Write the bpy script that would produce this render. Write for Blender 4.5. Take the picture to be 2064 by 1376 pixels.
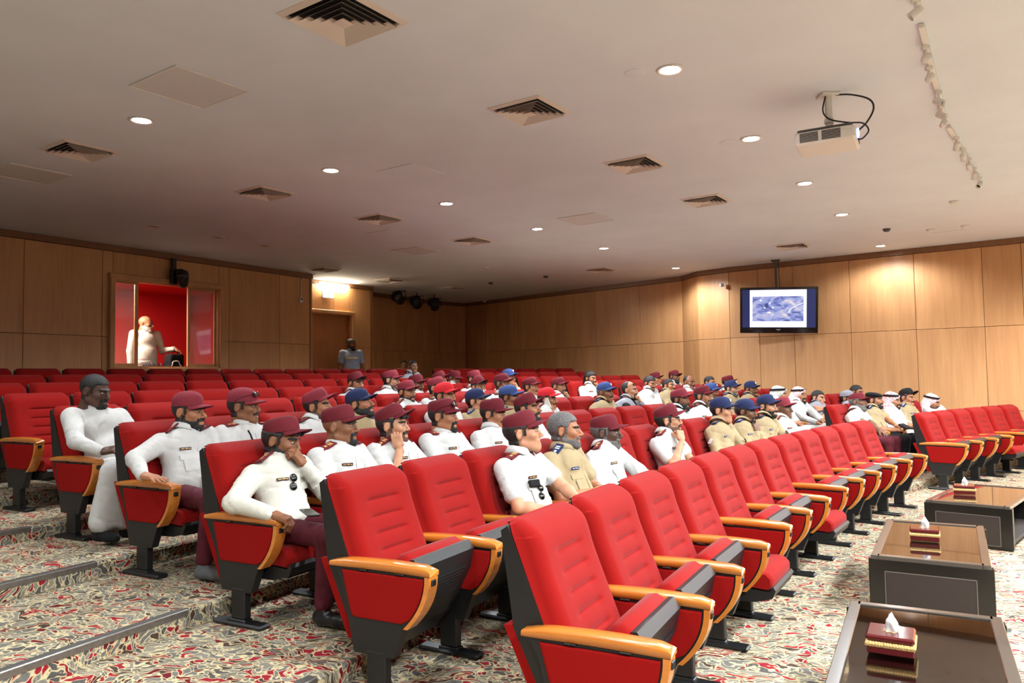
import bpy, bmesh, math, random
import numpy as np
from mathutils import Vector, Matrix, Euler
from mathutils.bvhtree import BVHTree

for o in list(bpy.data.objects):
    bpy.data.objects.remove(o, do_unlink=True)
SC = bpy.context.scene
COL = SC.collection
rnd = random.Random(7)
PI = math.pi

# ------------------------------------------------------------------ camera
IW, IH, FPX = 2064.0, 1376.0, 1526.545
PITCH, ROLL, EYE = 0.0484615, -0.0152751, 1.53598
_w = np.array([0, math.cos(PITCH), math.sin(PITCH)])
_u0 = np.array([0, -math.sin(PITCH), math.cos(PITCH)])
_r0 = np.array([1.0, 0, 0])
CAM_R = math.cos(ROLL)*_r0 + math.sin(ROLL)*_u0
CAM_U = -math.sin(ROLL)*_r0 + math.cos(ROLL)*_u0
CAM_W = _w
cam_d = bpy.data.cameras.new('camera')
cam = bpy.data.objects.new('camera', cam_d)
COL.objects.link(cam)
cam_d.sensor_width = 36.0
cam_d.lens = 36.0*FPX/IW
cam_d.clip_start = 0.05
cam_d.clip_end = 200
M = Matrix.Identity(4)
for i in range(3):
    M[i][0] = CAM_R[i]; M[i][1] = CAM_U[i]; M[i][2] = -CAM_W[i]
M[2][3] = EYE
cam.matrix_world = M
SC.camera = cam

# ------------------------------------------------------------------ world and exposure
W = bpy.data.worlds.new('world'); SC.world = W
W.use_nodes = True
W.node_tree.nodes['Background'].inputs[0].default_value = (0.9, 0.85, 0.8, 1)
W.node_tree.nodes['Background'].inputs[1].default_value = 0.0
SC.view_settings.view_transform = 'Standard'
SC.view_settings.look = 'None'
SC.view_settings.gamma = 1.0
SC.view_settings.use_curve_mapping = False
SC.view_settings.exposure = 0.3

# ------------------------------------------------------------------ pixel helpers
def ray(px, py):
    return CAM_W + ((px-IW/2)/FPX)*CAM_R - ((py-IH/2)/FPX)*CAM_U
def on_z(px, py, z):                      # where the pixel's ray meets a level
    d = ray(px, py); t = (z-EYE)/d[2]
    return Vector((d[0]*t, d[1]*t, z))
def on_plane(px, py, a, b):               # where it meets the upright plane through a and b
    d = ray(px, py); n = np.array([b[1]-a[1], a[0]-b[0]])
    t = (n[0]*a[0]+n[1]*a[1])/(n[0]*d[0]+n[1]*d[1])
    return Vector((d[0]*t, d[1]*t, EYE+d[2]*t))
def on_dist(px, py, y):                   # at a depth
    d = ray(px, py); t = y/d[1]
    return Vector((d[0]*t, d[1]*t, EYE+d[2]*t))

# hall layout: rows are arcs about one centre
CCX, CCY, R1, TH0 = 22.9544, -8.5494, 25.0576, 2.6777
PITCHW, DROW = 0.6, 1.13419
def row_r(n): return R1+(n-1)*DROW
def row_z(n): return 0.0954*(n-1)+0.00024*(n-1)**2
ZC = EYE+2.2                              # ceiling
ZSEAM = EYE+0.747                         # panel seam
EDGE = 0.5426
def seat_th(n, idx): return TH0-idx*PITCHW/row_r(n)
def seat_pos(n, idx, back=0.0, z=0.0):
    th = seat_th(n, idx); r = row_r(n)+back
    return Vector((CCX+r*math.cos(th), CCY+r*math.sin(th), row_z(n)+z))
def seat_rot(n, idx): return seat_th(n, idx)-PI/2

# ------------------------------------------------------------------ object helpers
def tag(o, label=None, cat=None, group=None, kind=None):
    if label: o['label'] = label
    if cat: o['category'] = cat
    if group: o['group'] = group
    if kind: o['kind'] = kind
    return o
def empty(name, loc=(0, 0, 0), rz=0.0, label=None, cat=None, group=None):
    o = bpy.data.objects.new(name, None)
    o.empty_display_size = 0.1
    o.location = loc; o.rotation_euler = (0, 0, rz)
    COL.objects.link(o)
    return tag(o, label, cat, group)
def link(name, me, parent=None):
    o = bpy.data.objects.new(name, me)
    COL.objects.link(o)
    if parent: o.parent = parent
    return o
class MB:
    """collects shapes; build() links them as one mesh object"""
    def __init__(s): s.v = []; s.f = []; s.m = []; s.sm = []
    def add(s, v, f, mi=0, smooth=False):
        n = len(s.v); s.v.extend([tuple(p) for p in v])
        s.f.extend([tuple(i+n for i in q) for q in f]); s.m.extend([mi]*len(f)); s.sm.extend([smooth]*len(f))
        return s
    def box(s, c, d, b=0.0, M=None, mi=0):
        hx, hy, hz = d[0]/2, d[1]/2, d[2]/2
        c = Vector(c)
        if b <= 0:
            v = [Vector((x*hx, y*hy, z*hz)) for x in (-1, 1) for y in (-1, 1) for z in (-1, 1)]
            f = [(0, 1, 3, 2), (4, 6, 7, 5), (0, 4, 5, 1), (2, 3, 7, 6), (0, 2, 6, 4), (1, 5, 7, 3)]
        else:
            b = min(b, hx*.98, hy*.98, hz*.98)
            v = []; ix = {}
            for x in (-1, 1):
                for y in (-1, 1):
                    for z in (-1, 1):
                        for a in range(3):
                            p = [x*(hx-b), y*(hy-b), z*(hz-b)]
                            p[a] += (x, y, z)[a]*b
                            ix[(x, y, z, a)] = len(v); v.append(Vector(p))
            f = []
            for a in range(3):
                o1, o2 = (a+1) % 3, (a+2) % 3
                for sg in (-1, 1):
                    q = []
                    for (i, j) in ((-1, -1), (1, -1), (1, 1), (-1, 1)):
                        k = [0, 0, 0]; k[a] = sg; k[o1] = i; k[o2] = j
                        q.append(ix[(k[0], k[1], k[2], a)])
                    f.append(tuple(q if sg > 0 else q[::-1]))
                for i in (-1, 1):
                    for j in (-1, 1):
                        q = []
                        for (sg, ax) in ((-1, o1), (1, o1), (1, o2), (-1, o2)):
                            k = [0, 0, 0]; k[a] = sg; k[o1] = i; k[o2] = j
                            q.append(ix[(k[0], k[1], k[2], ax)])
                        f.append(tuple(q if i*j > 0 else q[::-1]))
            for x in (-1, 1):
                for y in (-1, 1):
                    for z in (-1, 1):
                        q = [ix[(x, y, z, a)] for a in range(3)]
                        f.append(tuple(q if x*y*z > 0 else q[::-1]))
        if M is not None: v = [M @ p for p in v]
        return s.add([p+c for p in v], f, mi)
    def prism(s, poly, x0, x1, axis='x', mi=0, M=None):
        n = len(poly)
        def P(t, a, b): return (t, a, b) if axis == 'x' else ((a, t, b) if axis == 'y' else (a, b, t))
        v = [P(x0, a, b) for a, b in poly]+[P(x1, a, b) for a, b in poly]
        f = [tuple(range(n))[::-1], tuple(range(n, 2*n))]
        f += [(i, (i+1) % n, n+(i+1) % n, n+i) for i in range(n)]
        if M is not None: v = [M @ Vector(p) for p in v]
        return s.add(v, f, mi)
    def tube(s, pts, r, seg=8, cap=True, mi=0, smooth=True):
        pts = [Vector(p) for p in pts]; n = len(pts)
        rr = r if hasattr(r, '__len__') else [r]*n
        v = []; f = []
        for i, p in enumerate(pts):
            t = (pts[min(i+1, n-1)]-pts[max(i-1, 0)]).normalized()
            a = t.orthogonal().normalized() if i == 0 else (a-t*a.dot(t)).normalized()
            b = t.cross(a)
            for k in range(seg):
                w = 2*PI*k/seg
                v.append(p+(a*math.cos(w)+b*math.sin(w))*rr[i])
        for i in range(n-1):
            for k in range(seg):
                f.append((i*seg+k, i*seg+(k+1) % seg, (i+1)*seg+(k+1) % seg, (i+1)*seg+k))
        s.add(v, f, mi, smooth)
        if cap:
            m = len(v)
            s.add(v[:seg], [tuple(range(seg))[::-1]], mi); s.add(v[m-seg:], [tuple(range(seg))], mi)
        return s
    def lathe(s, prof, seg=24, M=None, mi=0, smooth=True):
        v = []; f = []; n = len(prof)
        for r, z in prof:
            for k in range(seg):
                w = 2*PI*k/seg; v.append(Vector((r*math.cos(w), r*math.sin(w), z)))
        for i in range(n-1):
            for k in range(seg):
                f.append((i*seg+k, i*seg+(k+1) % seg, (i+1)*seg+(k+1) % seg, (i+1)*seg+k))
        f.append(tuple(range(seg))[::-1]); f.append(tuple(range((n-1)*seg, n*seg)))
        if M is not None: v = [M @ p for p in v]
        return s.add(v, f, mi, smooth)
    def mesh(s, name, mats):
        me = bpy.data.meshes.new(name); me.from_pydata([tuple(p) for p in s.v], [], s.f)
        for m in (mats if isinstance(mats, (list, tuple)) else [mats]): me.materials.append(m)
        me.polygons.foreach_set('material_index', s.m)
        me.polygons.foreach_set('use_smooth', s.sm)
        me.update(); return me
    def build(s, name, mats, parent=None, **k):
        return tag(link(name, s.mesh(name, mats), parent), **k)

# ------------------------------------------------------------------ materials
def lin(c):
    return tuple((x/255/12.92 if x/255 <= .04045 else ((x/255+.055)/1.055)**2.4) for x in c)+(1.0,)
def mat(name, rgb, rough=0.6, metal=0.0, noise=0.0, nscale=40.0, bump=0.0, bscale=200.0, emit=None, estr=0.0, sheen=0.0, spec=0.5, coat=0.0, stretch=None, trans=0.0, sss=0.0):
    m = bpy.data.materials.new(name); m.use_nodes = True
    nt = m.node_tree; b = nt.nodes['Principled BSDF']
    col = lin(rgb)
    b.inputs['Base Color'].default_value = col
    b.inputs['Roughness'].default_value = rough; b.inputs['Metallic'].default_value = metal
    b.inputs['Specular IOR Level'].default_value = spec
    b.inputs['Sheen Weight'].default_value = sheen; b.inputs['Coat Weight'].default_value = coat
    b.inputs['Transmission Weight'].default_value = trans
    if sss:
        b.inputs['Subsurface Weight'].default_value = sss
        b.inputs['Subsurface Radius'].default_value = (.012, .005, .003); b.inputs['Subsurface Scale'].default_value = 1.0
    if emit:
        b.inputs['Emission Color'].default_value = lin(emit); b.inputs['Emission Strength'].default_value = estr
    tc = None
    def coord():
        nonlocal tc
        if tc is None: tc = nt.nodes.new('ShaderNodeTexCoord')
        if stretch:
            mp = nt.nodes.new('ShaderNodeMapping'); mp.inputs['Scale'].default_value = stretch
            nt.links.new(tc.outputs['Object'], mp.inputs[0]); return mp.outputs[0]
        return tc.outputs['Object']
    if noise:
        n = nt.nodes.new('ShaderNodeTexNoise'); n.inputs['Scale'].default_value = nscale; n.inputs['Detail'].default_value = 4
        nt.links.new(coord(), n.inputs['Vector'])
        mr = nt.nodes.new('ShaderNodeMapRange')
        mr.inputs['From Min'].default_value = .3; mr.inputs['From Max'].default_value = .7
        mr.inputs['To Min'].default_value = 1-noise; mr.inputs['To Max'].default_value = 1+noise
        nt.links.new(n.outputs[0], mr.inputs[0])
        mx = nt.nodes.new('ShaderNodeMix'); mx.data_type = 'RGBA'; mx.blend_type = 'MULTIPLY'; mx.inputs[0].default_value = 1
        mx.inputs[6].default_value = col; nt.links.new(mr.outputs[0], mx.inputs[7])
        nt.links.new(mx.outputs[2], b.inputs['Base Color'])
    if bump:
        n = nt.nodes.new('ShaderNodeTexNoise'); n.inputs['Scale'].default_value = bscale; n.inputs['Detail'].default_value = 3
        nt.links.new(coord(), n.inputs['Vector'])
        bp = nt.nodes.new('ShaderNodeBump'); bp.inputs['Strength'].default_value = bump; bp.inputs['Distance'].default_value = .004
        nt.links.new(n.outputs[0], bp.inputs['Height']); nt.links.new(bp.outputs[0], b.inputs['Normal'])
    return m
SPOT_W = 165.0; FRONT_FILL_K = 5.3; BOOTH_W = 120.0; LAMP_C = (.88, .95, 1.0)
# ------------------------------------------------------------------ soft bodies (distance fields turned into meshes)
def snet(val, org, h):
    """surface nets: grid of distances -> vertices, quads"""
    neg = val < 0
    n8 = np.zeros(tuple(k-1 for k in val.shape), np.uint8)
    sl = (slice(0, -1), slice(1, None))
    for i in (0, 1):
        for j in (0, 1):
            for k in (0, 1): n8 += neg[sl[i], sl[j], sl[k]]
    act = (n8 > 0) & (n8 < 8)
    ci = np.argwhere(act)
    if len(ci) == 0: return np.zeros((0, 3)), np.zeros((0, 4), int)
    idx = -np.ones(act.shape, np.int64); idx[act] = np.arange(len(ci))
    c = {}
    for i in (0, 1):
        for j in (0, 1):
            for k in (0, 1): c[(i, j, k)] = val[ci[:, 0]+i, ci[:, 1]+j, ci[:, 2]+k]
    acc = np.zeros((len(ci), 3)); cnt = np.zeros(len(ci))
    for a in range(3):
        o1, o2 = [x for x in range(3) if x != a]
        for p in (0, 1):
            for q in (0, 1):
                k0 = [0, 0, 0]; k0[o1] = p; k0[o2] = q; k1 = list(k0); k1[a] = 1
                v0 = c[tuple(k0)]; v1 = c[tuple(k1)]
                m = (v0 < 0) != (v1 < 0)
                t = np.where(m, v0/np.where(m, v0-v1, 1), 0)
                for d in range(3):
                    acc[:, d] += np.where(m, (t if d == a else k0[d]), 0)
                cnt += m
    V = (ci+acc/cnt[:, None])*h+np.array(org)
    F = []
    for a in range(3):
        o1, o2 = (a+1) % 3, (a+2) % 3
        s0 = [slice(1, -1)]*3; s0[a] = slice(0, -1)
        s1 = [slice(1, -1)]*3; s1[a] = slice(1, None)
        n0 = neg[tuple(s0)]; n1 = neg[tuple(s1)]
        e = np.argwhere(n0 != n1)
        if len(e) == 0: continue
        fl = n0[e[:, 0], e[:, 1], e[:, 2]]
        e = e+1; e[:, a] -= 1
        def cell(d1, d2):
            q = e.copy(); q[:, o1] += d1; q[:, o2] += d2
            return idx[q[:, 0], q[:, 1], q[:, 2]]
        Q = np.stack([cell(-1, -1), cell(0, -1), cell(0, 0), cell(-1, 0)], 1)
        Q[~fl] = Q[~fl][:, ::-1]
        F.append(Q)
    return V, np.concatenate(F)
class Field:
    """smooth union of capsules (c), ellipsoids (e) and boxes (b), evaluated only near each"""
    def __init__(s, h): s.h = h; s.P = []
    def cap(s, a, b, ra, rb=None, k=.03, sub=False):
        s.P.append(('c', np.array(a, float), np.array(b, float), ra, ra if rb is None else rb, k, sub)); return s
    def ell(s, c, r, k=.03, sub=False, R=None):
        s.P.append(('e', np.array(c, float), np.array(r, float), R, None, k, sub)); return s
    def bx(s, c, hd, rr, k=.03, sub=False, R=None):
        s.P.append(('b', np.array(c, float), np.array(hd, float), R, rr, k, sub)); return s
    def bounds(s, p):
        if p[0] == 'c':
            lo = np.minimum(p[1]-p[3], p[2]-p[4]); hi = np.maximum(p[1]+p[3], p[2]+p[4])
        else:
            r = p[2] if p[3] is None else np.full(3, np.linalg.norm(p[2]) if p[0] == 'b' else p[2].max())
            if p[0] == 'b': r = r+p[4]
            lo = p[1]-r; hi = p[1]+r
        return lo, hi
    def grid(s, noise=None):
        h = s.h; L = [s.bounds(p) for p in s.P if not p[6]]
        lo = np.min([l for l, _ in L], 0)-.03-2*h; hi = np.max([u for _, u in L], 0)+.03+2*h
        n = np.ceil((hi-lo)/h).astype(int)+1
        val = np.full(n, .5, np.float32)
        for p in s.P:
            l, u = s.bounds(p); mg = p[5]+3*h+.01
            i0 = np.maximum(((l-mg-lo)/h).astype(int), 0); i1 = np.minimum(((u+mg-lo)/h).astype(int)+2, n)
            if (i1 <= i0).any(): continue
            x, y, z = [np.arange(i0[d], i1[d], dtype=np.float32)*h+np.float32(lo[d]) for d in range(3)]
            X = x[:, None, None]; Y = y[None, :, None]; Z = z[None, None, :]
            if p[0] == 'c':
                a, b, ra, rb = p[1], p[2], p[3], p[4]; ab = b-a; L2 = float(ab@ab)+1e-9
                t = np.clip(((X-a[0])*ab[0]+(Y-a[1])*ab[1]+(Z-a[2])*ab[2])/L2, 0, 1)
                d = np.sqrt((X-a[0]-t*ab[0])**2+(Y-a[1]-t*ab[1])**2+(Z-a[2]-t*ab[2])**2)-(ra+(rb-ra)*t)
            else:
                q = [X-p[1][0], Y-p[1][1], Z-p[1][2]]
                if p[3] is not None:
                    Rm = p[3]; q = [q[0]*Rm[0][i]+q[1]*Rm[1][i]+q[2]*Rm[2][i] for i in range(3)]
                if p[0] == 'e':
                    r = p[2]; k0 = np.sqrt((q[0]/r[0])**2+(q[1]/r[1])**2+(q[2]/r[2])**2)
                    k1 = np.sqrt((q[0]/r[0]**2)**2+(q[1]/r[1]**2)**2+(q[2]/r[2]**2)**2)
                    d = np.where(k1 > 1e-6, k0*(k0-1)/np.maximum(k1, 1e-6), -r.min())
                else:
                    a = [np.abs(q[i])-p[2][i]+p[4]*0 for i in range(3)]
                    d = np.sqrt(np.maximum(a[0], 0)**2+np.maximum(a[1], 0)**2+np.maximum(a[2], 0)**2)+np.minimum(np.maximum(a[0], np.maximum(a[1], a[2])), 0)-p[4]
            s_ = (slice(i0[0], i1[0]), slice(i0[1], i1[1]), slice(i0[2], i1[2]))
            v = val[s_]; k = p[5]
            if p[6]:
                d = -d; hh = np.clip(.5-.5*(v-d)/k, 0, 1); val[s_] = v*(1-hh)+d*hh+k*hh*(1-hh)
            else:
                hh = np.clip(.5+.5*(v-d)/k, 0, 1); val[s_] = v*(1-hh)+d*hh-k*hh*(1-hh)
        if noise is not None:
            x, y, z = [np.arange(n[d], dtype=np.float32)*h+np.float32(lo[d]) for d in range(3)]
            val += noise(x[:, None, None], y[None, :, None], z[None, None, :]).astype(np.float32)
        return val, lo
    def mesh(s, noise=None):
        val, lo = s.grid(noise); return snet(val, lo, s.h)
def np_mesh(name, V, F, mats, smooth=True, mi=None):
    me = bpy.data.meshes.new(name)
    V = np.asarray(V, np.float32); F = np.asarray(F, np.int32)
    k = F.shape[1]
    me.vertices.add(len(V)); me.vertices.foreach_set('co', V.ravel())
    me.loops.add(F.size); me.loops.foreach_set('vertex_index', F.ravel())
    me.polygons.add(len(F)); me.polygons.foreach_set('loop_start', np.arange(0, F.size, k, dtype=np.int32))
    me.polygons.foreach_set('loop_total', np.full(len(F), k, np.int32))
    for m in (mats if isinstance(mats, (list, tuple)) else [mats]): me.materials.append(m)
    me.polygons.foreach_set('use_smooth', np.full(len(F), smooth))
    if mi is not None: me.polygons.foreach_set('material_index', np.asarray(mi, np.int32))
    me.update(calc_edges=True)
    return me
def vnormals(V, F):
    e1 = V[F[:, 2]]-V[F[:, 0]]; e2 = V[F[:, 3]]-V[F[:, 1]]
    fn = np.cross(e1, e2); N = np.zeros_like(V)
    for i in range(4): np.add.at(N, F[:, i], fn)
    return N/np.maximum(np.linalg.norm(N, axis=1, keepdims=True), 1e-9)
def sstep(a, b, x):
    t = np.clip((x-a)/(b-a), 0, 1); return t*t*(3-2*t)

# ---- head template: forward -Y, up Z, origin between the ears
def head_field(h, jaw=1.0, nose=1.0):
    f = Field(h)
    f.ell((0, .014, .028), (.0765, .098, .086), k=.02)
    f.ell((0, -.034, -.035), (.060, .062, .082), k=.03)
    for s in (-1, 1):
        f.cap((s*.054*jaw, .004, -.066), (s*.014*jaw, -.074, -.104), .017, .019, k=.03)
        f.ell((s*.046, -.062, -.022), (.02, .022, .02), k=.02)
        f.cap((s*.014, -.092, .020), (s*.045, -.078, .021), .0085, .007, k=.014)
    f.ell((0, -.082, -.103), (.020, .018, .017), k=.02)
    f.cap((0, -.078, -.062), (0, -.080, -.078), .024, .022, k=.02)
    for s in (-1, 1):
        f.ell((s*.032, -.108, .001), (.017, .020, .0125), k=.012, sub=True)
    f.cap((0, -.092, .008), (0, -.1145-.004*(nose-1)*10, -.030), .0075*nose, .0115*nose, k=.012)
    for s in (-1, 1): f.ell((s*.0125, -.104, -.036), (.0085, .010, .0075), k=.007)
    f.cap((-.018, -.0935, -.0605), (.018, -.0935, -.0605), .0062, k=.009)
    f.cap((-.016, -.0930, -.0745), (.016, -.0930, -.0745), .0068, k=.009)
    f.cap((-.022, -.1045, -.0675), (.022, -.1045, -.0675), .0045, k=.005, sub=True)
    for s in (-1, 1):
        Rm = np.array(Euler((0.15, 0, s*-.42)).to_matrix())
        f.ell((s*.0815, .016, -.006), (.0085, .0195, .032), k=.006, R=Rm)
        f.ell((s*.0915, .010, -.003), (.007, .010, .017), k=.005, sub=True, R=Rm)
    f.cap((0, .030, -.075), (0, .046, -.215), .054, .060, k=.025)
    return f
HEADS = {}
def head_mesh(res, var):
    key = (res, var)
    if key not in HEADS:
        jw, ns = [(1.0, 1.0), (1.08, 1.06), (.94, .96), (1.02, 1.12)][var]
        V, F = head_field(res, jw, ns).mesh()
        V = np.array(V)
        HEADS[key] = (V, F, vnormals(V, F))
    return HEADS[key]
def region_shell(V, F, N, wfun, thick, base=.0012, rough=0.0, seed=0):
    w = wfun(V[:, 0], V[:, 1], V[:, 2])
    fm = (w[F] > 0.02).sum(1) >= 3
    Fs = F[fm]
    if len(Fs) == 0: return None
    used = np.unique(Fs); rm = -np.ones(len(V), int); rm[used] = np.arange(len(used))
    off = base+thick*w[used]
    if rough:
        q = V[used]*1.0
        off = off*(1+rough*np.sin(q[:, 0]*230+seed)*np.sin(q[:, 1]*210+1.3*seed)*np.sin(q[:, 2]*190+.7*seed))
    return V[used]+N[used]*off[:, None], rm[Fs]
def w_hair(kind):
    def f(x, y, z):
        if kind == 'receding': hl = sstep(.068, .080, z+.55*(y+.01))
        else: hl = np.ones_like(z)
        front = sstep(.052, .062, z-.35*np.clip(y+.05, -1, 0)*0)          # above the forehead
        side = np.maximum(sstep(-.030, -.020, y+.5*np.clip(z-.02, 0, 1)), 0)*sstep(-.022, -.012, z)      # temples
        back = sstep(.022, .034, y)*sstep(-.075, -.060, z)
        w = np.maximum(np.maximum(front*sstep(-.095, -.070, y+0*z), side), back)
        ear = ((np.abs(x) > .066) & (y > -.010) & (y < .036) & (z < .026) & (z > -.05))
        face = (y < -.062) & (z < .056)
        w = np.where(ear | face, 0, w)
        if kind == 'receding': w = w*np.maximum(hl*0+sstep(.0, .03, y), 0)+0
        return w
    return f
def w_beard(full=True, goatee=False):
    def f(x, y, z):
        ax = np.abs(x)
        cheek = -.046-.12*np.clip(.055-ax, 0, 1)+.30*np.clip(y+.045, 0, .06)                            # upper border of the beard
        if not full: cheek = cheek-.010
        w = sstep(0, .010, cheek-z)*sstep(.020, .008, y)
        side = (ax > .050)*sstep(.010, -.002, y)*sstep(-.022, -.014, y)*sstep(-.02, -.032, z)
        w = np.maximum(w, side)
        lips = (ax < .026) & (z > -.082) & (z < -.053) & (y < -.080)
        w = np.where(lips, 0, w)
        low = sstep(-.148, -.128, z)
        w = w*low*(y < .03)
        if goatee: w = w*sstep(.040, .028, ax)*(z < -.05)
        m = sstep(.036, .028, ax)*sstep(-.0585, -.0555, z)*sstep(-.0415, -.0450, z)*(y < -.082)
        return np.maximum(w, m)
    return f
def w_moust(x, y, z):
    ax = np.abs(x)
    return sstep(.038, .028, ax)*sstep(-.0605-.12*ax, -.0565-.12*ax, z)*sstep(-.040-.1*ax, -.0445-.1*ax, z)*(y < -.080)
def w_brow(x, y, z):
    ax = np.abs(x); c = .0225-.0*ax+.05*(ax-.03)*(ax < .03)-.12*np.clip(ax-.04, 0, 1)
    return sstep(.0065, .0030, np.abs(z-c))*sstep(.008, .013, ax)*sstep(.056, .048, ax)*(y < -.052)

# ---- hand templates: wrist at origin, fingers along +X, back of hand +Z, thumb on +Y
HANDS = {}
def hand_mesh(res, pose):
    key = (res, pose)
    if key in HANDS: return HANDS[key]
    curl = {'rest': (18, 26, 18), 'fist': (72, 88, 50), 'grip': (42, 52, 34), 'flat': (6, 8, 6), 'cup': (28, 46, 30)}[pose]
    f = Field(res)
    f.cap((-.03, 0, 0), (.02, 0, 0), .026, .027, k=.015)
    f.bx((.050, .000, 0), (.034, .030, .006), .010, k=.014)
    for i, (y, L, a) in enumerate(((.030, .074, 5), (.0105, .083, 1), (-.0095, .077, -3), (-.0285, .060, -8))):
        p = np.array([.086-.004*abs(i-1), y, 0.001]); ang = 0
        yaw = math.radians(a+(3 if pose == 'flat' else 0)*(1.5-i))
        for j in range(3):
            ang += math.radians(curl[j]*(1+.06*i))
            l = L*(.46, .30, .24)[j]
            q = p+np.array([math.cos(ang)*math.cos(yaw), math.cos(ang)*math.sin(yaw), -math.sin(ang)])*l
            f.cap(p, q, .0096-.0008*j, .0089-.0009*j, k=.005); p = q
    tb = {'rest': (35, -18), 'fist': (12, -42), 'grip': (22, -40), 'flat': (48, -6), 'cup': (28, -30)}[pose]
    p = np.array([.022, .026, -.006]); yw = math.radians(tb[0]); dn = math.radians(tb[1])
    for j, l in enumerate((.044, .034, .026)):
        q = p+np.array([math.cos(yw)*math.cos(dn), math.sin(yw)*math.cos(dn), math.sin(dn)])*l
        f.cap(p, q, .0145-.002*j, .0125-.002*j, k=.009); p = q; yw -= math.radians(16)
    HANDS[key] = f.mesh()
    return HANDS[key]
# ------------------------------------------------------------------ surfaces of the hall
def wood_mat(name, a, b, rough=.38, axis=(22, 22, 1.1), coat=.25):
    m = bpy.data.materials.new(name); m.use_nodes = True; nt = m.node_tree; bs = nt.nodes['Principled BSDF']
    N = nt.nodes.new; L = nt.links.new
    tc = N('ShaderNodeTexCoord'); oi = N('ShaderNodeObjectInfo'); va = N('ShaderNodeVectorMath'); va.operation = 'ADD'
    cx = N('ShaderNodeCombineXYZ'); ml = N('ShaderNodeMath'); ml.operation = 'MULTIPLY'; ml.inputs[1].default_value = 37
    L(oi.outputs['Random'], ml.inputs[0])
    for i in range(3): L(ml.outputs[0], cx.inputs[i])
    L(tc.outputs['Object'], va.inputs[0]); L(cx.outputs[0], va.inputs[1])
    mp = N('ShaderNodeMapping'); mp.inputs['Scale'].default_value = axis; L(va.outputs[0], mp.inputs[0])
    n1 = N('ShaderNodeTexNoise'); n1.inputs['Scale'].default_value = 1.0; n1.inputs['Detail'].default_value = 6; n1.inputs['Roughness'].default_value = .65; L(mp.outputs[0], n1.inputs['Vector'])
    mp2 = N('ShaderNodeMapping'); mp2.inputs['Scale'].default_value = (axis[0]*.16, axis[1]*.16, axis[2]*.5); L(va.outputs[0], mp2.inputs[0])
    n2 = N('ShaderNodeTexNoise'); n2.inputs['Scale'].default_value = 1.0; n2.inputs['Detail'].default_value = 3; L(mp2.outputs[0], n2.inputs['Vector'])
    ad = N('ShaderNodeMath'); ad.operation = 'ADD'; L(n1.outputs[0], ad.inputs[0]); L(n2.outputs[0], ad.inputs[1])
    rp = N('ShaderNodeValToRGB'); rp.color_ramp.elements[0].position = .32; rp.color_ramp.elements[1].position = .68
    rp.color_ramp.elements[0].color = lin(a); rp.color_ramp.elements[1].color = lin(b)
    hf = N('ShaderNodeMath'); hf.operation = 'MULTIPLY'; hf.inputs[1].default_value = .5; L(ad.outputs[0], hf.inputs[0]); L(hf.outputs[0], rp.inputs[0])
    mr = N('ShaderNodeMapRange'); mr.inputs['To Min'].default_value = .93; mr.inputs['To Max'].default_value = 1.06; L(oi.outputs['Random'], mr.inputs[0])
    mx = N('ShaderNodeMix'); mx.data_type = 'RGBA'; mx.blend_type = 'MULTIPLY'; mx.inputs[0].default_value = 1; L(rp.outputs[0], mx.inputs[6]); L(mr.outputs[0], mx.inputs[7])
    L(mx.outputs[2], bs.inputs['Base Color']); bs.inputs['Roughness'].default_value = rough; bs.inputs['Coat Weight'].default_value = coat; bs.inputs['Coat Roughness'].default_value = .2
    return m
M_WOOD = wood_mat('wood_panel', (178, 126, 80), (205, 154, 103), rough=.45, coat=.1)
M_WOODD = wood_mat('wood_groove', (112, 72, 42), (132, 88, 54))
M_DOORW = wood_mat('wood_door', (150, 92, 48), (172, 110, 60))
M_ARM = wood_mat('wood_arm', (178, 102, 34), (200, 122, 48), rough=.22, axis=(30, 3, 30), coat=.6)
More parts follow.
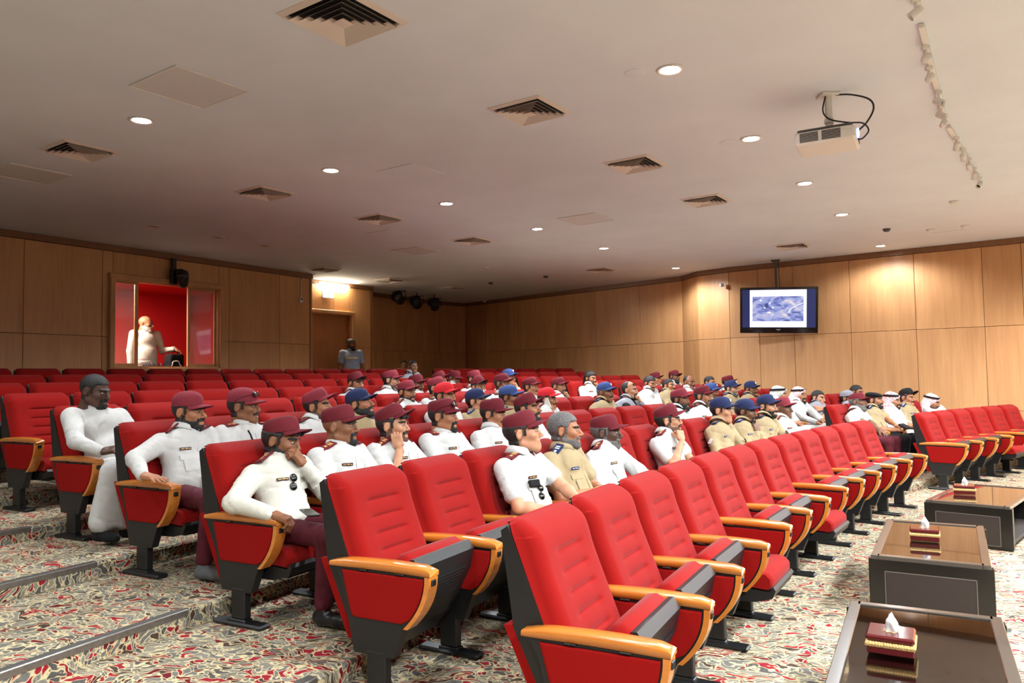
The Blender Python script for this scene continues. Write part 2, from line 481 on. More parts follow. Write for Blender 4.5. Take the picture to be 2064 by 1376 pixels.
def carpet_mat():
    m = bpy.data.materials.new('carpet'); m.use_nodes = True; nt = m.node_tree; bs = nt.nodes['Principled BSDF']; N = nt.nodes.new; L = nt.links.new
    tc = N('ShaderNodeTexCoord'); mp = N('ShaderNodeMapping'); mp.inputs['Rotation'].default_value = (0, 0, .35); L(tc.outputs['Object'], mp.inputs[0])
    wn = N('ShaderNodeTexNoise'); wn.inputs['Scale'].default_value = 3.2; wn.inputs['Detail'].default_value = 3; L(mp.outputs[0], wn.inputs['Vector'])
    sub = N('ShaderNodeVectorMath'); sub.operation = 'SUBTRACT'; sub.inputs[1].default_value = (.5, .5, .5); L(wn.outputs['Color'], sub.inputs[0])
    scl = N('ShaderNodeVectorMath'); scl.operation = 'SCALE'; scl.inputs['Scale'].default_value = .55; L(sub.outputs[0], scl.inputs[0])
    ad = N('ShaderNodeVectorMath'); ad.operation = 'ADD'; L(mp.outputs[0], ad.inputs[0]); L(scl.outputs[0], ad.inputs[1])
    mp2 = N('ShaderNodeMapping'); mp2.inputs['Scale'].default_value = (10.5, 36.0, 20.0); L(ad.outputs[0], mp2.inputs[0])
    ve = N('ShaderNodeTexVoronoi'); ve.feature = 'DISTANCE_TO_EDGE'; ve.inputs['Scale'].default_value = 1.0; ve.inputs['Randomness'].default_value = 1.0; L(mp2.outputs[0], ve.inputs['Vector'])
    vc = N('ShaderNodeTexVoronoi'); vc.feature = 'F1'; vc.inputs['Scale'].default_value = 1.0; L(mp2.outputs[0], vc.inputs['Vector'])
    sp = N('ShaderNodeSeparateColor'); L(vc.outputs['Color'], sp.inputs[0])
    fill = N('ShaderNodeValToRGB'); fill.color_ramp.interpolation = 'CONSTANT'; e = fill.color_ramp.elements
    e[0].position = 0; e[0].color = lin((110, 107, 101)); e[1].position = .22; e[1].color = lin((132, 126, 116))
    for p, c in ((.40, (86, 82, 78)), (.54, (146, 34, 46)), (.67, (140, 132, 114)), (.80, (104, 30, 36)), (.89, (76, 60, 52))):
        q = e.new(p); q.color = lin(c)
    L(sp.outputs[0], fill.inputs[0])
    sn = N('ShaderNodeTexNoise'); sn.inputs['Scale'].default_value = 130; sn.inputs['Detail'].default_value = 3; L(tc.outputs['Object'], sn.inputs['Vector'])
    sr = N('ShaderNodeMapRange'); sr.inputs['From Min'].default_value = .35; sr.inputs['From Max'].default_value = .65; sr.inputs['To Min'].default_value = .55; sr.inputs['To Max'].default_value = 1.35; L(sn.outputs[0], sr.inputs[0])
    mx = N('ShaderNodeMix'); mx.data_type = 'RGBA'; mx.blend_type = 'MULTIPLY'; mx.inputs[0].default_value = .8; L(fill.outputs[0], mx.inputs[6]); L(sr.outputs[0], mx.inputs[7])
    er = N('ShaderNodeMapRange'); er.inputs['From Min'].default_value = .035; er.inputs['From Max'].default_value = .10; er.inputs['To Min'].default_value = 1; er.inputs['To Max'].default_value = 0; L(ve.outputs['Distance'], er.inputs[0])
    m2 = N('ShaderNodeMix'); m2.data_type = 'RGBA'; L(er.outputs[0], m2.inputs[0]); L(mx.outputs[2], m2.inputs[6]); m2.inputs[7].default_value = lin((200, 184, 144))
    L(m2.outputs[2], bs.inputs['Base Color']); bs.inputs['Roughness'].default_value = .95; bs.inputs['Specular IOR Level'].default_value = .15
    bp = N('ShaderNodeBump'); bp.inputs['Strength'].default_value = .35; bp.inputs['Distance'].default_value = .006; L(sn.outputs[0], bp.inputs['Height']); L(bp.outputs[0], bs.inputs['Normal'])
    return m
M_CARPET = carpet_mat()
M_CEIL = mat('ceiling_paint', (214, 219, 227), rough=.9, noise=.03, nscale=1.6, bump=.15, bscale=30, spec=.2)
M_PLAST = mat('plastic_white', (218, 214, 208), rough=.5); M_DGREY = mat('plastic_dark_grey', (70, 70, 72), rough=.45)
M_VENT = mat('vent_paint', (214, 200, 190), rough=.55); M_VDARK = mat('vent_duct', (16, 15, 15), rough=.9)
M_STEEL = mat('nosing_metal', (138, 132, 126), rough=.35, metal=.8, noise=.15, nscale=30); M_RUB = mat('nosing_rubber', (70, 66, 62), rough=.6)
M_BLK = mat('plastic_black', (20, 20, 21), rough=.42, bump=.1, bscale=500); M_BLKG = mat('plastic_black_gloss', (10, 10, 11), rough=.18, coat=.4)
M_RED = mat('fabric_red', (131, 8, 4), rough=.9, noise=.06, nscale=220, bump=.25, bscale=900, sheen=.06, spec=.15)
M_REDP = mat('fabric_red_panel', (134, 9, 6), rough=.92, noise=.05, nscale=220, bump=.25, bscale=900, sheen=.0, spec=.15)
M_REDWALL = mat('curtain_red', (196, 14, 18), rough=.9)

# ------------------------------------------------------------------ floor and stepped platforms
floor = MB().box((2, 6, -.05), (44, 44, .1)).build('floor', M_CARPET, kind='structure')
def arc_platform(n):
    r0 = row_r(n-1)+EDGE; r1 = row_r(n)+EDGE if n < 9 else row_r(9)+6.2; z = row_z(n)
    b = MB(); v = []; f = []; K = 60; t0, t1 = TH0+.42, TH0-.72
    for i in range(K+1):
        t = t0+(t1-t0)*i/K; c, s = math.cos(t), math.sin(t)
        for r, zz in ((r0, 0.002), (r0, z-.012), (r0+.012, z), (r1+.02, z), (r1+.02, .002)): v.append((CCX+r*c, CCY+r*s, zz))
    for i in range(K):
        for j in range(4): f.append((i*5+j, i*5+j+1, i*5+j+6, i*5+j+5))
    f.append((4, 3, 2, 1, 0)); m = K*5; f.append((m, m+1, m+2, m+3, m+4))
    b.add(v, f); return b.build('platform', M_CARPET, floor)
for n in range(2, 10): arc_platform(n)
START = lambda n: 0.428*(n-1)-.02
for n in range(2, 10):                                  # metal nosings on the side stairs
    r = row_r(n-1)+EDGE; z = row_z(n)
    a1 = START(n)*PITCHW/row_r(n)-.40/row_r(n); a0 = a1-2.6/row_r(n); K = 14
    for nm, m, prof in (('step_nosing', M_STEEL, ((-.006, -.028), (-.006, .003), (.004, .006), (.052, .006), (.052, 0))), ('nosing_insert', M_RUB, ((.006, .0062), (.008, .0085), (.046, .0085), (.048, .0062)))):
        b = MB(); v = []; f = []; q = len(prof)
        for i in range(K+1):
            t = TH0-(a0+(a1-a0)*i/K)
            for dr_, dz_ in prof: v.append((CCX+(r+dr_)*math.cos(t), CCY+(r+dr_)*math.sin(t), z+dz_))
        for i in range(K):
            for j in range(q-1): f.append((i*q+j, i*q+j+1, (i+1)*q+j+1, (i+1)*q+j))
        f.append(tuple(range(q))[::-1]); f.append(tuple(K*q+j for j in range(q)))
        b.add(v, f).build(nm, m, floor)

# ------------------------------------------------------------------ ceiling
ceiling = MB().box((2, 6, ZC+.05), (44, 44, .1)).build('ceiling', M_CEIL, kind='structure')

# ------------------------------------------------------------------ walls: backing plus proud panels with open joints
ZRAIL = .87; ZTOP = ZC-.10
def wall(name, pts, floor_z, cuts=None, rail=True, openings=(), mat_=None):
    """pts: plan polyline; cuts: distances along it where panels join; openings: (s0, s1, z0, z1)"""
    pts = [Vector((p[0], p[1], 0)) for p in pts]
    segs = []; s = 0
    for a, b in zip(pts, pts[1:]): segs.append((s, a, (b-a).normalized(), (b-a).length)); s += (b-a).length
    T = s
    def P(d):
        for s0, a, u, l in segs:
            if d <= s0+l+1e-6 or s0 == segs[-1][0]: return a+u*(d-s0), u
    root = MB(); mm = mat_ or M_WOOD
    for s0, a, u, l in segs:
        n = Vector((u.y, -u.x, 0))                      # towards the hall (right of travel)
        xs = [0, l]; spans = []
        ops = [(max(o[0]-s0, 0), min(o[1]-s0, l), o[2], o[3]) for o in openings if o[1] > s0 and o[0] < s0+l]
        cur = 0
        def blk(x0, x1, z0, z1):
            if x1-x0 < .01 or z1-z0 < .01: return
            c = a+u*((x0+x1)/2)-n*.06; Mx = Matrix.Rotation(math.atan2(u.y, u.x), 3, 'Z')
            root.box((c.x, c.y, (z0+z1)/2), (x1-x0+.002, .06, z1-z0), 0, Mx)
        for (x0, x1, z0, z1) in sorted(ops):
            blk(cur, x0, -.05, ZC+.02); blk(x0, x1, -.05, z0); blk(x0, x1, z1, ZC+.02); cur = x1
        blk(cur, l, -.05, ZC+.02)
    w = root.build(name, M_WOODD, kind='structure')
    corner = [q[0] for q in segs]+[T]
    cuts = sorted(set([round(c, 4) for c in (cuts or [])+corner]))
    bands = [(floor_z, ZRAIL), (ZRAIL, ZSEAM), (ZSEAM, ZTOP)] if (rail and floor_z < ZRAIL-.1) else [(floor_z, ZSEAM), (ZSEAM, ZTOP)]
    def panel(x0, x1, z0, z1):
        if x1-x0 < .03 or z1-z0 < .03: return
        g = .0032; (p, u) = P((x0+x1)/2); n = Vector((u.y, -u.x, 0))
        Mx = Matrix.Rotation(math.atan2(u.y, u.x), 4, 'Z')
        b = MB().box((0, 0, 0), (x1-x0-2*g, .03, z1-z0-2*g), .004)
        o = b.build('panel', mm, w)
        c = p-n*.015; o.matrix_local = Matrix.Translation((c.x, c.y, (z0+z1)/2)) @ Mx
    for x0, x1 in zip(cuts, cuts[1:]):
        for z0, z1 in bands:
            hit = [o for o in openings if o[0] < x1-.01 and o[1] > x0+.01 and o[2] < z1-.01 and o[3] > z0+.01]
            if not hit: panel(x0, x1, z0, z1); continue
            o = hit[0]
            panel(x0, o[0], z0, z1); panel(o[1], x1, z0, z1)
            panel(max(x0, o[0]), min(x1, o[1]), o[3], z1); panel(max(x0, o[0]), min(x1, o[1]), z0, o[2])
    # top trim, dark wood colour standing in for the shadow under the ceiling
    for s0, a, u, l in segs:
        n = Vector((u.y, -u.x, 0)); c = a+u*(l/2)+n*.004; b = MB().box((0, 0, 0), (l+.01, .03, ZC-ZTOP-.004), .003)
        o = b.build('shadow_cornice', M_WOODD, w); o.matrix_local = Matrix.Translation((c.x, c.y, (ZC+ZTOP)/2)) @ Matrix.Rotation(math.atan2(u.y, u.x), 4, 'Z')
    return w, P
def along(pts, px, py=600):
    """distance along the polyline where the pixel column meets it"""
    s = 0
    for a, b in zip(pts, pts[1:]):
        q = on_plane(px, py, a, b); L_ = math.hypot(b[0]-a[0], b[1]-a[1])
        t = ((q.x-a[0])*(b[0]-a[0])+(q.y-a[1])*(b[1]-a[1]))/L_
        if -.02 <= t <= L_+.02 and q.y > 0: return s+t
        s += L_
    return None
FZ9 = row_z(9)
# right-hand side wall (travel so that the hall lies on the right)
SIDE = [(-1.33, 21.95), (3.78, 16.72), (3.95, 15.98), (4.45, 15.42), (6.3, 14.05), (8.42, 12.42), (11.6, 9.9)]
cuts = [along(SIDE, x, 640) for x in (978, 1048, 1121, 1200, 1290, 1530, 1600, 1846, 1984)]
cuts = [c for c in cuts if c is not None]
s_end = cuts[-1]
LEN = sum(math.hypot(b[0]-a[0], b[1]-a[1]) for a, b in zip(SIDE, SIDE[1:]))
c = s_end+1.05
while c < LEN: cuts.append(c); c += 1.05
wall_right, PSIDE = wall('wall_right', SIDE, 0.0, cuts)
# back wall with the control-room window
BACK = [(-9.4, 6.78), (-4.09, 15.50)]
a_, b_ = BACK
sB = lambda px, py=640: along(BACK, px, py)
wz = lambda px, py: on_plane(px, py, a_, b_).z
W0, W1 = sB(227), sB(441); WZ0, WZ1 = wz(330, 741), wz(330, 571)
cuts = [sB(x) for x in (47, 206, 462, 564)]; c = cuts[0]-1.15
while c > 0: cuts.append(c); c -= 1.15
wall_back, PBACK = wall('wall_back', BACK, FZ9, cuts, rail=False, openings=[(W0, W1, WZ0, WZ1)])
# door wall, set back
uB = Vector((b_[0]-a_[0], b_[1]-a_[1], 0)).normalized(); nB = Vector((uB.y, -uB.x, 0))
e1 = Vector((-4.09, 15.50, 0)); e2 = e1-nB*.55
DW1 = Vector((-3.25, 17.72, 0)); DW0 = Vector((e2.x, e2.y, 0))
DWL = [(e1.x, e1.y), (e2.x, e2.y)]
wall('wall_return', DWL, FZ9, [], rail=False)
DOORW = [(DW0.x, DW0.y), (DW1.x, DW1.y)]
D0, D1 = .03, along(DOORW, 706, 660)
dz1 = on_plane(700, 635, DOORW[0], DOORW[1]).z
wall_door, PDOOR = wall('wall_door', DOORW, FZ9, [along(DOORW, 673, 600), D1+.06], rail=False, openings=[(D0, D1, FZ9, dz1)])
uD = (DW1-DW0).normalized(); nD = Vector((uD.y, -uD.x, 0))
# alcove
AL1 = DW1-nD*.75
ALC = [(DW1.x, DW1.y), (AL1.x, AL1.y)]
wall('wall_alcove_side', ALC, FZ9, [], rail=False)
AL2 = (-2.02, 21.3)
wall('wall_alcove', [(AL1.x, AL1.y), AL2, (-1.33, 21.95)], FZ9, [1.2, 2.4, 3.4], rail=False)
# the rest of the hall behind the camera, unseen, coloured pale to bounce fill light
wall('wall_front', [(11.6, 9.9), (15.5, 3.0), (11.5, -8.0), (-1.0, -10.5), (-10.5, -4.5), (-9.4, 6.78)], 0.0, [2*i for i in range(1, 22)], rail=False, mat_=mat('stage_wall_bounce', (208, 208, 212), rough=.8))

# ------------------------------------------------------------------ door, window, control room
def oriented(name, bld, m, parent, pos, u, z):
    o = bld.build(name, m, parent); o.matrix_local = Matrix.Translation((pos.x, pos.y, z)) @ Matrix.Rotation(math.atan2(u.y, u.x), 4, 'Z'); return o
dc = PDOOR((D0+D1)/2)[0]; dw = D1-D0; dh = dz1-FZ9
door = empty('door_1'); tag(door, kind='structure')
oriented('door_leaf', MB().box((0, .10, 0), (dw, .045, dh), .004), M_DOORW, door, dc, uD, FZ9+dh/2)
fr = MB()
fr.box((dw/2+.035, -.03, 0), (.085, .10, dh+.07), .012); fr.box((-dw/2-.0, -.03, 0), (.06, .10, dh+.07), .012); fr.box((0, -.03, dh/2+.035), (dw+.15, .10, .085), .012)
oriented('door_frame', fr, M_WOOD, door, dc, uD, FZ9+dh/2)
jb = MB(); jb.box((dw/2-.012, .05, 0), (.024, .12, dh), 0); jb.box((0, .05, dh/2-.012), (dw, .12, .024), 0)
oriented('door_jamb', jb, M_DOORW, door, dc, uD, FZ9+dh/2)
hd = MB(); hd.tube([(-dw*.28, .07, 0), (-dw*.28, .02, 0), (-dw*.28+.13, .02, 0)], .011, 8)
oriented('door_handle', hd, M_STEEL, door, dc, uD, on_plane(652, 743, DOORW[0], DOORW[1]).z+.01)

win = empty('window_1'); tag(win, kind='structure')
wc = PBACK((W0+W1)/2)[0]; ww = W1-W0; wh = WZ1-WZ0; wzc = (WZ0+WZ1)/2
fb = MB(); fw = .085
fb.box((0, -.025, wh/2+fw/2-.01), (ww+2*fw, .09, fw), .010); fb.box((0, -.025, -wh/2-fw/2+.01), (ww+2*fw, .10, fw*.8), .010)
for s in (-1, 1): fb.box((s*(ww/2+fw/2-.01), -.025, 0), (fw, .09, wh), .010)
for s in (-1, 1): fb.box((s*(ww/2-.012), .05, 0), (.024, .14, wh), 0)
fb.box((0, .05, wh/2-.012), (ww, .14, .024), 0); fb.box((0, .05, -wh/2+.012), (ww, .16, .024), 0)
oriented('window_frame', fb, M_WOOD, win, wc, uB, wzc)
mcen = PBACK((W0+W1)/2)[1]
def wx(px): return sB(px)-(W0+W1)/2
m0, m1, m2, m3 = wx(275), wx(284), wx(380), wx(390)
for x0, x1, g0, g1 in ((-ww/2, (m0+m1)/2+.02, -ww/2+.03, m0), ((m2+m3)/2-.02, ww/2, m3, ww/2-.06)):
    sb = MB()
    sb.box((x0+.02, .07, 0), (.05, .035, wh-.02), .004); sb.box((x1-.02, .07, 0), (.06, .035, wh-.02), .004)
    sb.box(((x0+x1)/2, .07, wh/2-.035), (x1-x0, .035, .05), .004); sb.box(((x0+x1)/2, .07, -wh/2+.04), (x1-x0, .035, .06), .004)
    oriented('sliding_sash', sb, M_WOOD, win, wc, uB, wzc)
    gm = bpy.data.materials.get('pane_glass')
    if gm is None:
        gm = mat('pane_glass', (235, 238, 240), rough=.04, trans=.92, spec=.6)
    oriented('pane', MB().box(((x0+x1)/2, .07, 0), (x1-x0-.06, .006, wh-.10), 0), gm, win, wc, uB, wzc)
# control room behind the wall
cr = MB(); depth = 1.9; X0, X1 = W0-1.3, W1+1.0; cl = X1-X0; cm_ = (X0+X1)/2-(W0+W1)/2
FZC = FZ9+.18
oriented('wall_booth', MB().box((cm_, .16+depth, (FZC+3.1)/2+.15), (cl, .06, 3.1-FZC+.6), 0), M_REDWALL, None, wc, uB, 0)
oriented('wall_booth_left', MB().box((cm_-cl/2, .14+depth/2, (FZC+3.1)/2+.15), (.06, depth, 3.1-FZC+.6), 0), M_REDWALL, None, wc, uB, 0)
oriented('wall_booth_right', MB().box((cm_+cl/2, .14+depth/2, (FZC+3.1)/2+.15), (.06, depth, 3.1-FZC+.6), 0), M_REDWALL, None, wc, uB, 0)
oriented('floor_booth', MB().box((cm_, .14+depth/2, FZC-.02), (cl, depth, .04), 0), M_BLK, None, wc, uB, 0)
oriented('ceiling_booth', MB().box((cm_, .14+depth/2, 3.32), (cl, depth, .04), 0), M_REDWALL, None, wc, uB, 0)
for n_ in ('wall_booth', 'wall_booth_left', 'wall_booth_right', 'floor_booth', 'ceiling_booth'): bpy.data.objects[n_]['kind'] = 'structure'
def booth_pt(x, y, z):          # x along wall from window middle, y behind it
    p = wc+uB*x-nB*y; return Vector((p.x, p.y, z))
# ------------------------------------------------------------------ people
SKIN = {}
def skin(key):
    if key not in SKIN:
        rgb = {'fair': (188, 134, 102), 'tan': (166, 110, 78), 'brown': (132, 85, 58), 'deep': (112, 74, 54), 'dark': (84, 56, 44)}[key]
        SKIN[key] = mat('skin_'+key, rgb, rough=.52, noise=.10, nscale=30, bump=.12, bscale=260, spec=.4, sss=.08)
    return SKIN[key]
M_HAIR = mat('hair_black', (22, 18, 17), rough=.6, bump=.8, bscale=420, stretch=(1, 1, .3))
M_GREYHAIR = mat('hair_grey', (92, 88, 86), rough=.6, noise=.4, nscale=120, bump=.5, bscale=420, stretch=(1.6, .5, 1.0))
M_STUB = mat('hair_stubble', (92, 62, 48), rough=.7, noise=.3, nscale=200)
M_WHITEBEARD = mat('hair_white', (196, 186, 178), rough=.75, noise=.2, nscale=140)
M_EYE = mat('eye_white', (168, 158, 148), rough=.3); M_IRIS = mat('eye_iris', (26, 16, 12), rough=.15)
M_LIP = None
def cloth(name, rgb, **k): return mat(name, rgb, rough=.85, noise=.05, nscale=14, bump=.25, bscale=60, spec=.25, **k)
M_WHITE = cloth('cloth_white', (192, 190, 187)); M_CREAM = cloth('cloth_offwhite', (198, 194, 182))
M_KHAKI = cloth('cloth_khaki', (156, 137, 104)); M_MAROON = cloth('cloth_maroon', (100, 27, 36))
M_MAROON2 = cloth('cloth_maroon_faded', (126, 43, 54)); M_REDCAP = cloth('cloth_bright_red', (196, 36, 44))
M_NAVY = cloth('cloth_navy', (34, 42, 78)); M_BLUE = cloth('cloth_blue', (52, 72, 122)); M_BLACK = cloth('cloth_black', (24, 23, 25))
M_TROUS = cloth('cloth_burgundy', (84, 28, 38)); M_GREY = cloth('cloth_grey', (142, 142, 150)); M_WORK = cloth('cloth_workblue', (150, 164, 188))
M_GOLD = mat('braid_gold', (214, 178, 96), rough=.5, metal=.2); M_SHOE = mat('leather_black', (22, 21, 22), rough=.35)
M_SILVER = mat('patch_silver', (205, 210, 216), rough=.6); M_GLASSB = mat('lens_black', (8, 8, 10), rough=.08, coat=.6)
M_WIRE = mat('frame_dark', (30, 26, 24), rough=.35); M_SOLE = mat('sole_grey', (90, 90, 92), rough=.8)
M_REFL = mat('stripe_cream', (222, 208, 150), rough=.6)
def checker_cloth(name, a, b):
    m = mat(name, a, rough=.9); nt = m.node_tree; bs = nt.nodes['Principled BSDF']
    tc = nt.nodes.new('ShaderNodeTexCoord'); n = nt.nodes.new('ShaderNodeTexVoronoi'); n.inputs['Scale'].default_value = 75
    nt.links.new(tc.outputs['Object'], n.inputs['Vector'])
    r = nt.nodes.new('ShaderNodeValToRGB'); r.color_ramp.elements[0].position = .38; r.color_ramp.elements[1].position = .52
    r.color_ramp.elements[0].color = lin(a); r.color_ramp.elements[1].color = lin(b)
    nt.links.new(n.outputs['Distance'], r.inputs[0]); nt.links.new(r.outputs[0], bs.inputs['Base Color'])
    return m
M_SHEMAGH = checker_cloth('cloth_red_check', (196, 62, 76), (236, 214, 214))
M_SHEMAGH2 = checker_cloth('cloth_pink_check', (214, 120, 126), (242, 226, 222))

def ik(S, T, l1, l2, pole):
    S = np.array(S, float); T = np.array(T, float); d = T-S; D = np.linalg.norm(d)
    if D > (l1+l2)*.995: T = S+d/D*(l1+l2)*.995; d = T-S; D = np.linalg.norm(d)
    a = (l1*l1-l2*l2+D*D)/(2*D); hh = math.sqrt(max(l1*l1-a*a, 0)); u = d/D
    p = np.array(pole, float); p = p-u*(p@u); p /= np.linalg.norm(p)
    return S+u*a+p*hh, T
def join(parts):
    V = []; F = []; n = 0
    for v, f in parts:
        V.append(np.asarray(v, float)); F.append(np.asarray(f)+n); n += len(v)
    return np.concatenate(V), np.concatenate(F)
CAPMESH = {}
def cap_parts(kind):
    if kind in CAPMESH: return CAPMESH[kind]
    prof = {'patrol': [(.026, .0830, .1040), (.040, .0838, .1050), (.066, .0825, .1035), (.086, .0785, .0985), (.101, .069, .087), (.1095, .046, .058), (.1115, .002, .002)],
            'ball': [(.026, .0835, .1045), (.052, .0845, .1055), (.080, .080, .099), (.102, .066, .083), (.116, .045, .057), (.123, .020, .026), (.124, .002, .002)]}[kind]
    seg = 32; v = []; f = []
    for z, rx, ry in prof:
        for k in range(seg):
            w = 2*PI*k/seg; front = max(0, -math.sin(w))
            v.append((rx*math.cos(w), .012+ry*math.sin(w), z+(.006*front if kind == 'patrol' and z > .09 else 0)))
    for i in range(len(prof)-1):
        for k in range(seg): f.append((i*seg+k, i*seg+(k+1) % seg, (i+1)*seg+(k+1) % seg, (i+1)*seg+k))
    f.append(tuple((len(prof)-1)*seg+k for k in range(seg)))
    crown = (v, f)
    v = []; f = []; nA, nB = 17, 5
    for sgn in (0, 1):
        for i in range(nA):
            ph = math.radians(-66+132*i/(nA-1))
            for j in range(nB):
                t = j/(nB-1)
                L = .078*max(0, math.cos(ph*1.32))**.55
                x = .0835*math.sin(ph)*(1+.02*t); y = .012-.1045*math.cos(ph)-L*t
                z = .031-.010*t-.022*math.sin(ph)**2*(.4+.6*t)-(.0035 if sgn else 0)
                v.append((x, y, z))
    o = nA*nB
    for i in range(nA-1):
        for j in range(nB-1):
            a = i*nB+j; f.append((a, a+nB, a+nB+1, a+1)); f.append((o+a, o+a+1, o+a+nB+1, o+a+nB))
    for i in range(nA-1):
        a = i*nB+nB-1; f.append((a, a+nB, o+a+nB, o+a))
        a = i*nB; f.append((a, o+a, o+a+nB, a+nB))
    for a0 in (0, (nA-1)*nB):
        for j in range(nB-1): f.append((a0+j, a0+j+1, o+a0+j+1, o+a0+j))
    CAPMESH[kind] = (crown, (v, f))
    return CAPMESH[kind]
def xf(Mx, V): 
    A = np.array(Mx); return np.asarray(V, float) @ A[:3, :3].T+A[:3, 3]
RES = {'near': (.0115, .0042, .0050, .012), 'mid': (.015, .0060, .0065, .015), 'far': (.019, .0090, .0090, .019)}
SEAT = dict(pel=(0, .275, .500), chest=(0, .375, .760), neck=(0, .425, .914), head=(0, .405, 1.058), knee=(.125, -.165, .495), ank=(.125, -.135, .095))
STAND = dict(pel=(0, 0, .93), chest=(0, .01, 1.23), neck=(0, .02, 1.42), head=(0, 0, 1.545), knee=(.10, -.01, .50), ank=(.11, .01, .09))
def person(label, loc, rz, o, group=None):
    P = dict(STAND if o.get('stand') else SEAT); res = RES[o.get('res', 'far')]; seed = o.get('seed', len(label)*7 % 97)
    rt = empty('person', loc, rz, label, 'person', group)
    sc = o.get('scale', 1.0)
    if sc != 1: rt.scale = (sc, sc, sc)
    dx, dy, dz = o.get('lean', (0, 0, 0))
    add = lambda p, t: (p[0]+dx*t, p[1]+dy*t, p[2]+dz*t)
    pel = np.array(P['pel']); chest = np.array(add(P['chest'], .5)); neck = np.array(add(P['neck'], .9)); hc = np.array(add(P['head'], 1.15))
    fat = o.get('fat', 1.0)
    sw = .195*o.get('sw', 1.0)
    tilt = np.array([dx*.25, 0, 0])
    S = {-1: neck+np.array([-sw, -.005, -.055-dx*.15]), 1: neck+np.array([sw, -.005, -.055+dx*.15])}
    skn = skin(o.get('skin', 'tan')); shirt_m = o.get('shirt', M_WHITE); robe = o.get('robe', False)
    # arms
    A = {}
    for s, key in ((-1, 'R'), (1, 'L')):
        a = o.get(key, 'lap')
        pole = (s*.7, .3, -.7); hp = 'rest'; hx = None; hz = (0, 0, 1)
        if isinstance(a, dict): T = a['w']; pole = a.get('pole', pole); hp = a.get('hp', hp); hx = a.get('hx'); hz = a.get('hz', hz)
        elif a == 'lap': T = (s*.085, .045, .625); hx = (-s*.45, -.85, -.25); pole = (s*.8, .4, -.5)
        elif a == 'belly': T = (s*.06, .10, .66); hx = (-s*.9, -.4, -.05); pole = (s*.8, .4, -.5); hp = 'cup'; hz = (0, -.5, .8)
        elif a == 'arm': T = (s*.285, .07, .665); hx = (0, -1, -.12); pole = (s*.6, .7, -.4)
        elif a == 'knee': T = (s*.13, -.06, .60); hx = (-s*.1, -.93, -.35); pole = (s*.8, .2, -.5)
        elif a == 'cross': T = (-s*.10, .16, .74+.03*s); hx = (-s*.95, .1, .1); pole = (s*.9, 0, -.6); hz = (0, -1, .2); hp = 'cup'
        elif a == 'side': T = (s*.27, -.02, .80 if o.get('stand') else .5); hx = (0, -.15, -1); hz = (s*1, 0, 0); pole = (s*.4, .9, 0)
        elif a == 'chin':
            T = (hc[0]+s*.030, hc[1]-.165, hc[2]-.180); hx = (-s*.25, .30, .95); hz = (s*.45, -.85, .2); hp = 'fist'; pole = (s*.75, -.2, -.9)
        elif a == 'cheek':
            T = (hc[0]+s*.085, hc[1]-.125, hc[2]-.190); hx = (-s*.10, .30, .95); hz = (s*.85, -.4, .1); hp = 'grip'; pole = (s*.6, -.2, -.9)
        E_, T = ik(S[s], T, .285, .255, pole)
        if hx is None: hx = T-E_
        A[s] = (S[s], E_, T, hp, np.array(hx, float), np.array(hz, float))
    slv = o.get('sleeve', 'long'); k = 1.0
    legs = []
    spread = o.get('spread', 1.0)
    for s in (-1, 1):
        hip = pel+np.array([s*.085, 0, -.01])
        kn = np.array([s*P['knee'][0]*spread, P['knee'][1], P['knee'][2]]); an = np.array([s*P['ank'][0]*spread, P['ank'][1], P['ank'][2]])
        lo_ = o.get('legs')
        if lo_: kn = np.array(lo_[0 if s < 0 else 1][0]); an = np.array(lo_[0 if s < 0 else 1][1])
        legs.append((s, hip, kn, an))
    # --- body: head, neck, trunk, limbs and hands as one figure
    parts = []
    f = Field(.022)
    f.cap(pel, chest, .095, .105, k=.05); f.cap(chest, neck-np.array([0, 0, .03]), .10, .05, k=.05)
    f.cap(S[-1], S[1], .045, k=.04)
    for s in (-1, 1):
        a = A[s]; f.cap(a[0], a[1], .040, .034, k=.02)
        f.cap(a[1], a[2], .034, .024, k=.02)
    for s, hip, kn, an in legs:
        f.cap(hip, kn, .066, .046, k=.03); f.cap(kn, an, .044, .030, k=.02)
    parts.append(f.mesh())
    if slv == 'short':
        f = Field(res[2]*1.3)
        for s in (-1, 1):
            a = A[s]; m = a[0]+(a[1]-a[0])*.35
            f.cap(m, a[1], .046, .040, k=.015); f.cap(a[1], a[2], .0405, .026, k=.012)
            mid = a[1]+(a[2]-a[1])*.25; f.ell(mid, (.043, .043, .043), k=.02)
        parts.append(f.mesh())
    yaw, pit, rol = [math.radians(x) for x in o.get('look', (0, 0, 0))]
    Hm = Matrix.Translation(Vector(hc)) @ Euler((0, 0, yaw)).to_matrix().to_4x4() @ Euler((pit, rol, 0)).to_matrix().to_4x4() @ Matrix.Scale(o.get('hs', 1.07), 4)
    hV, hF, hN = head_mesh(res[1], o.get('face', seed % 4))
    parts.append((xf(Hm, hV), hF))
    f = Field(.014); nb = np.array((Hm @ Vector((0, .035, -.10)))); f.cap(nb, neck-np.array([0, 0, .06]), .052, .062, k=.02); parts.append(f.mesh())
    for s in (-1, 1):
        a = A[s]; X = a[4]/np.linalg.norm(a[4]); Z = a[5]-X*(a[5]@X); Z /= np.linalg.norm(Z); Y = np.cross(Z, X)
        hv, hf = hand_mesh(res[2], a[3]); hv = np.array(hv)
        if s > 0: hv = hv*np.array([1, -1, 1]); hf = hf[:, ::-1]
        parts.append((hv @ np.stack([X, Y, Z])+a[2]+X*.012, hf))
    V, F = join(parts)
    link('body', np_mesh('body', V, F, skn), rt)
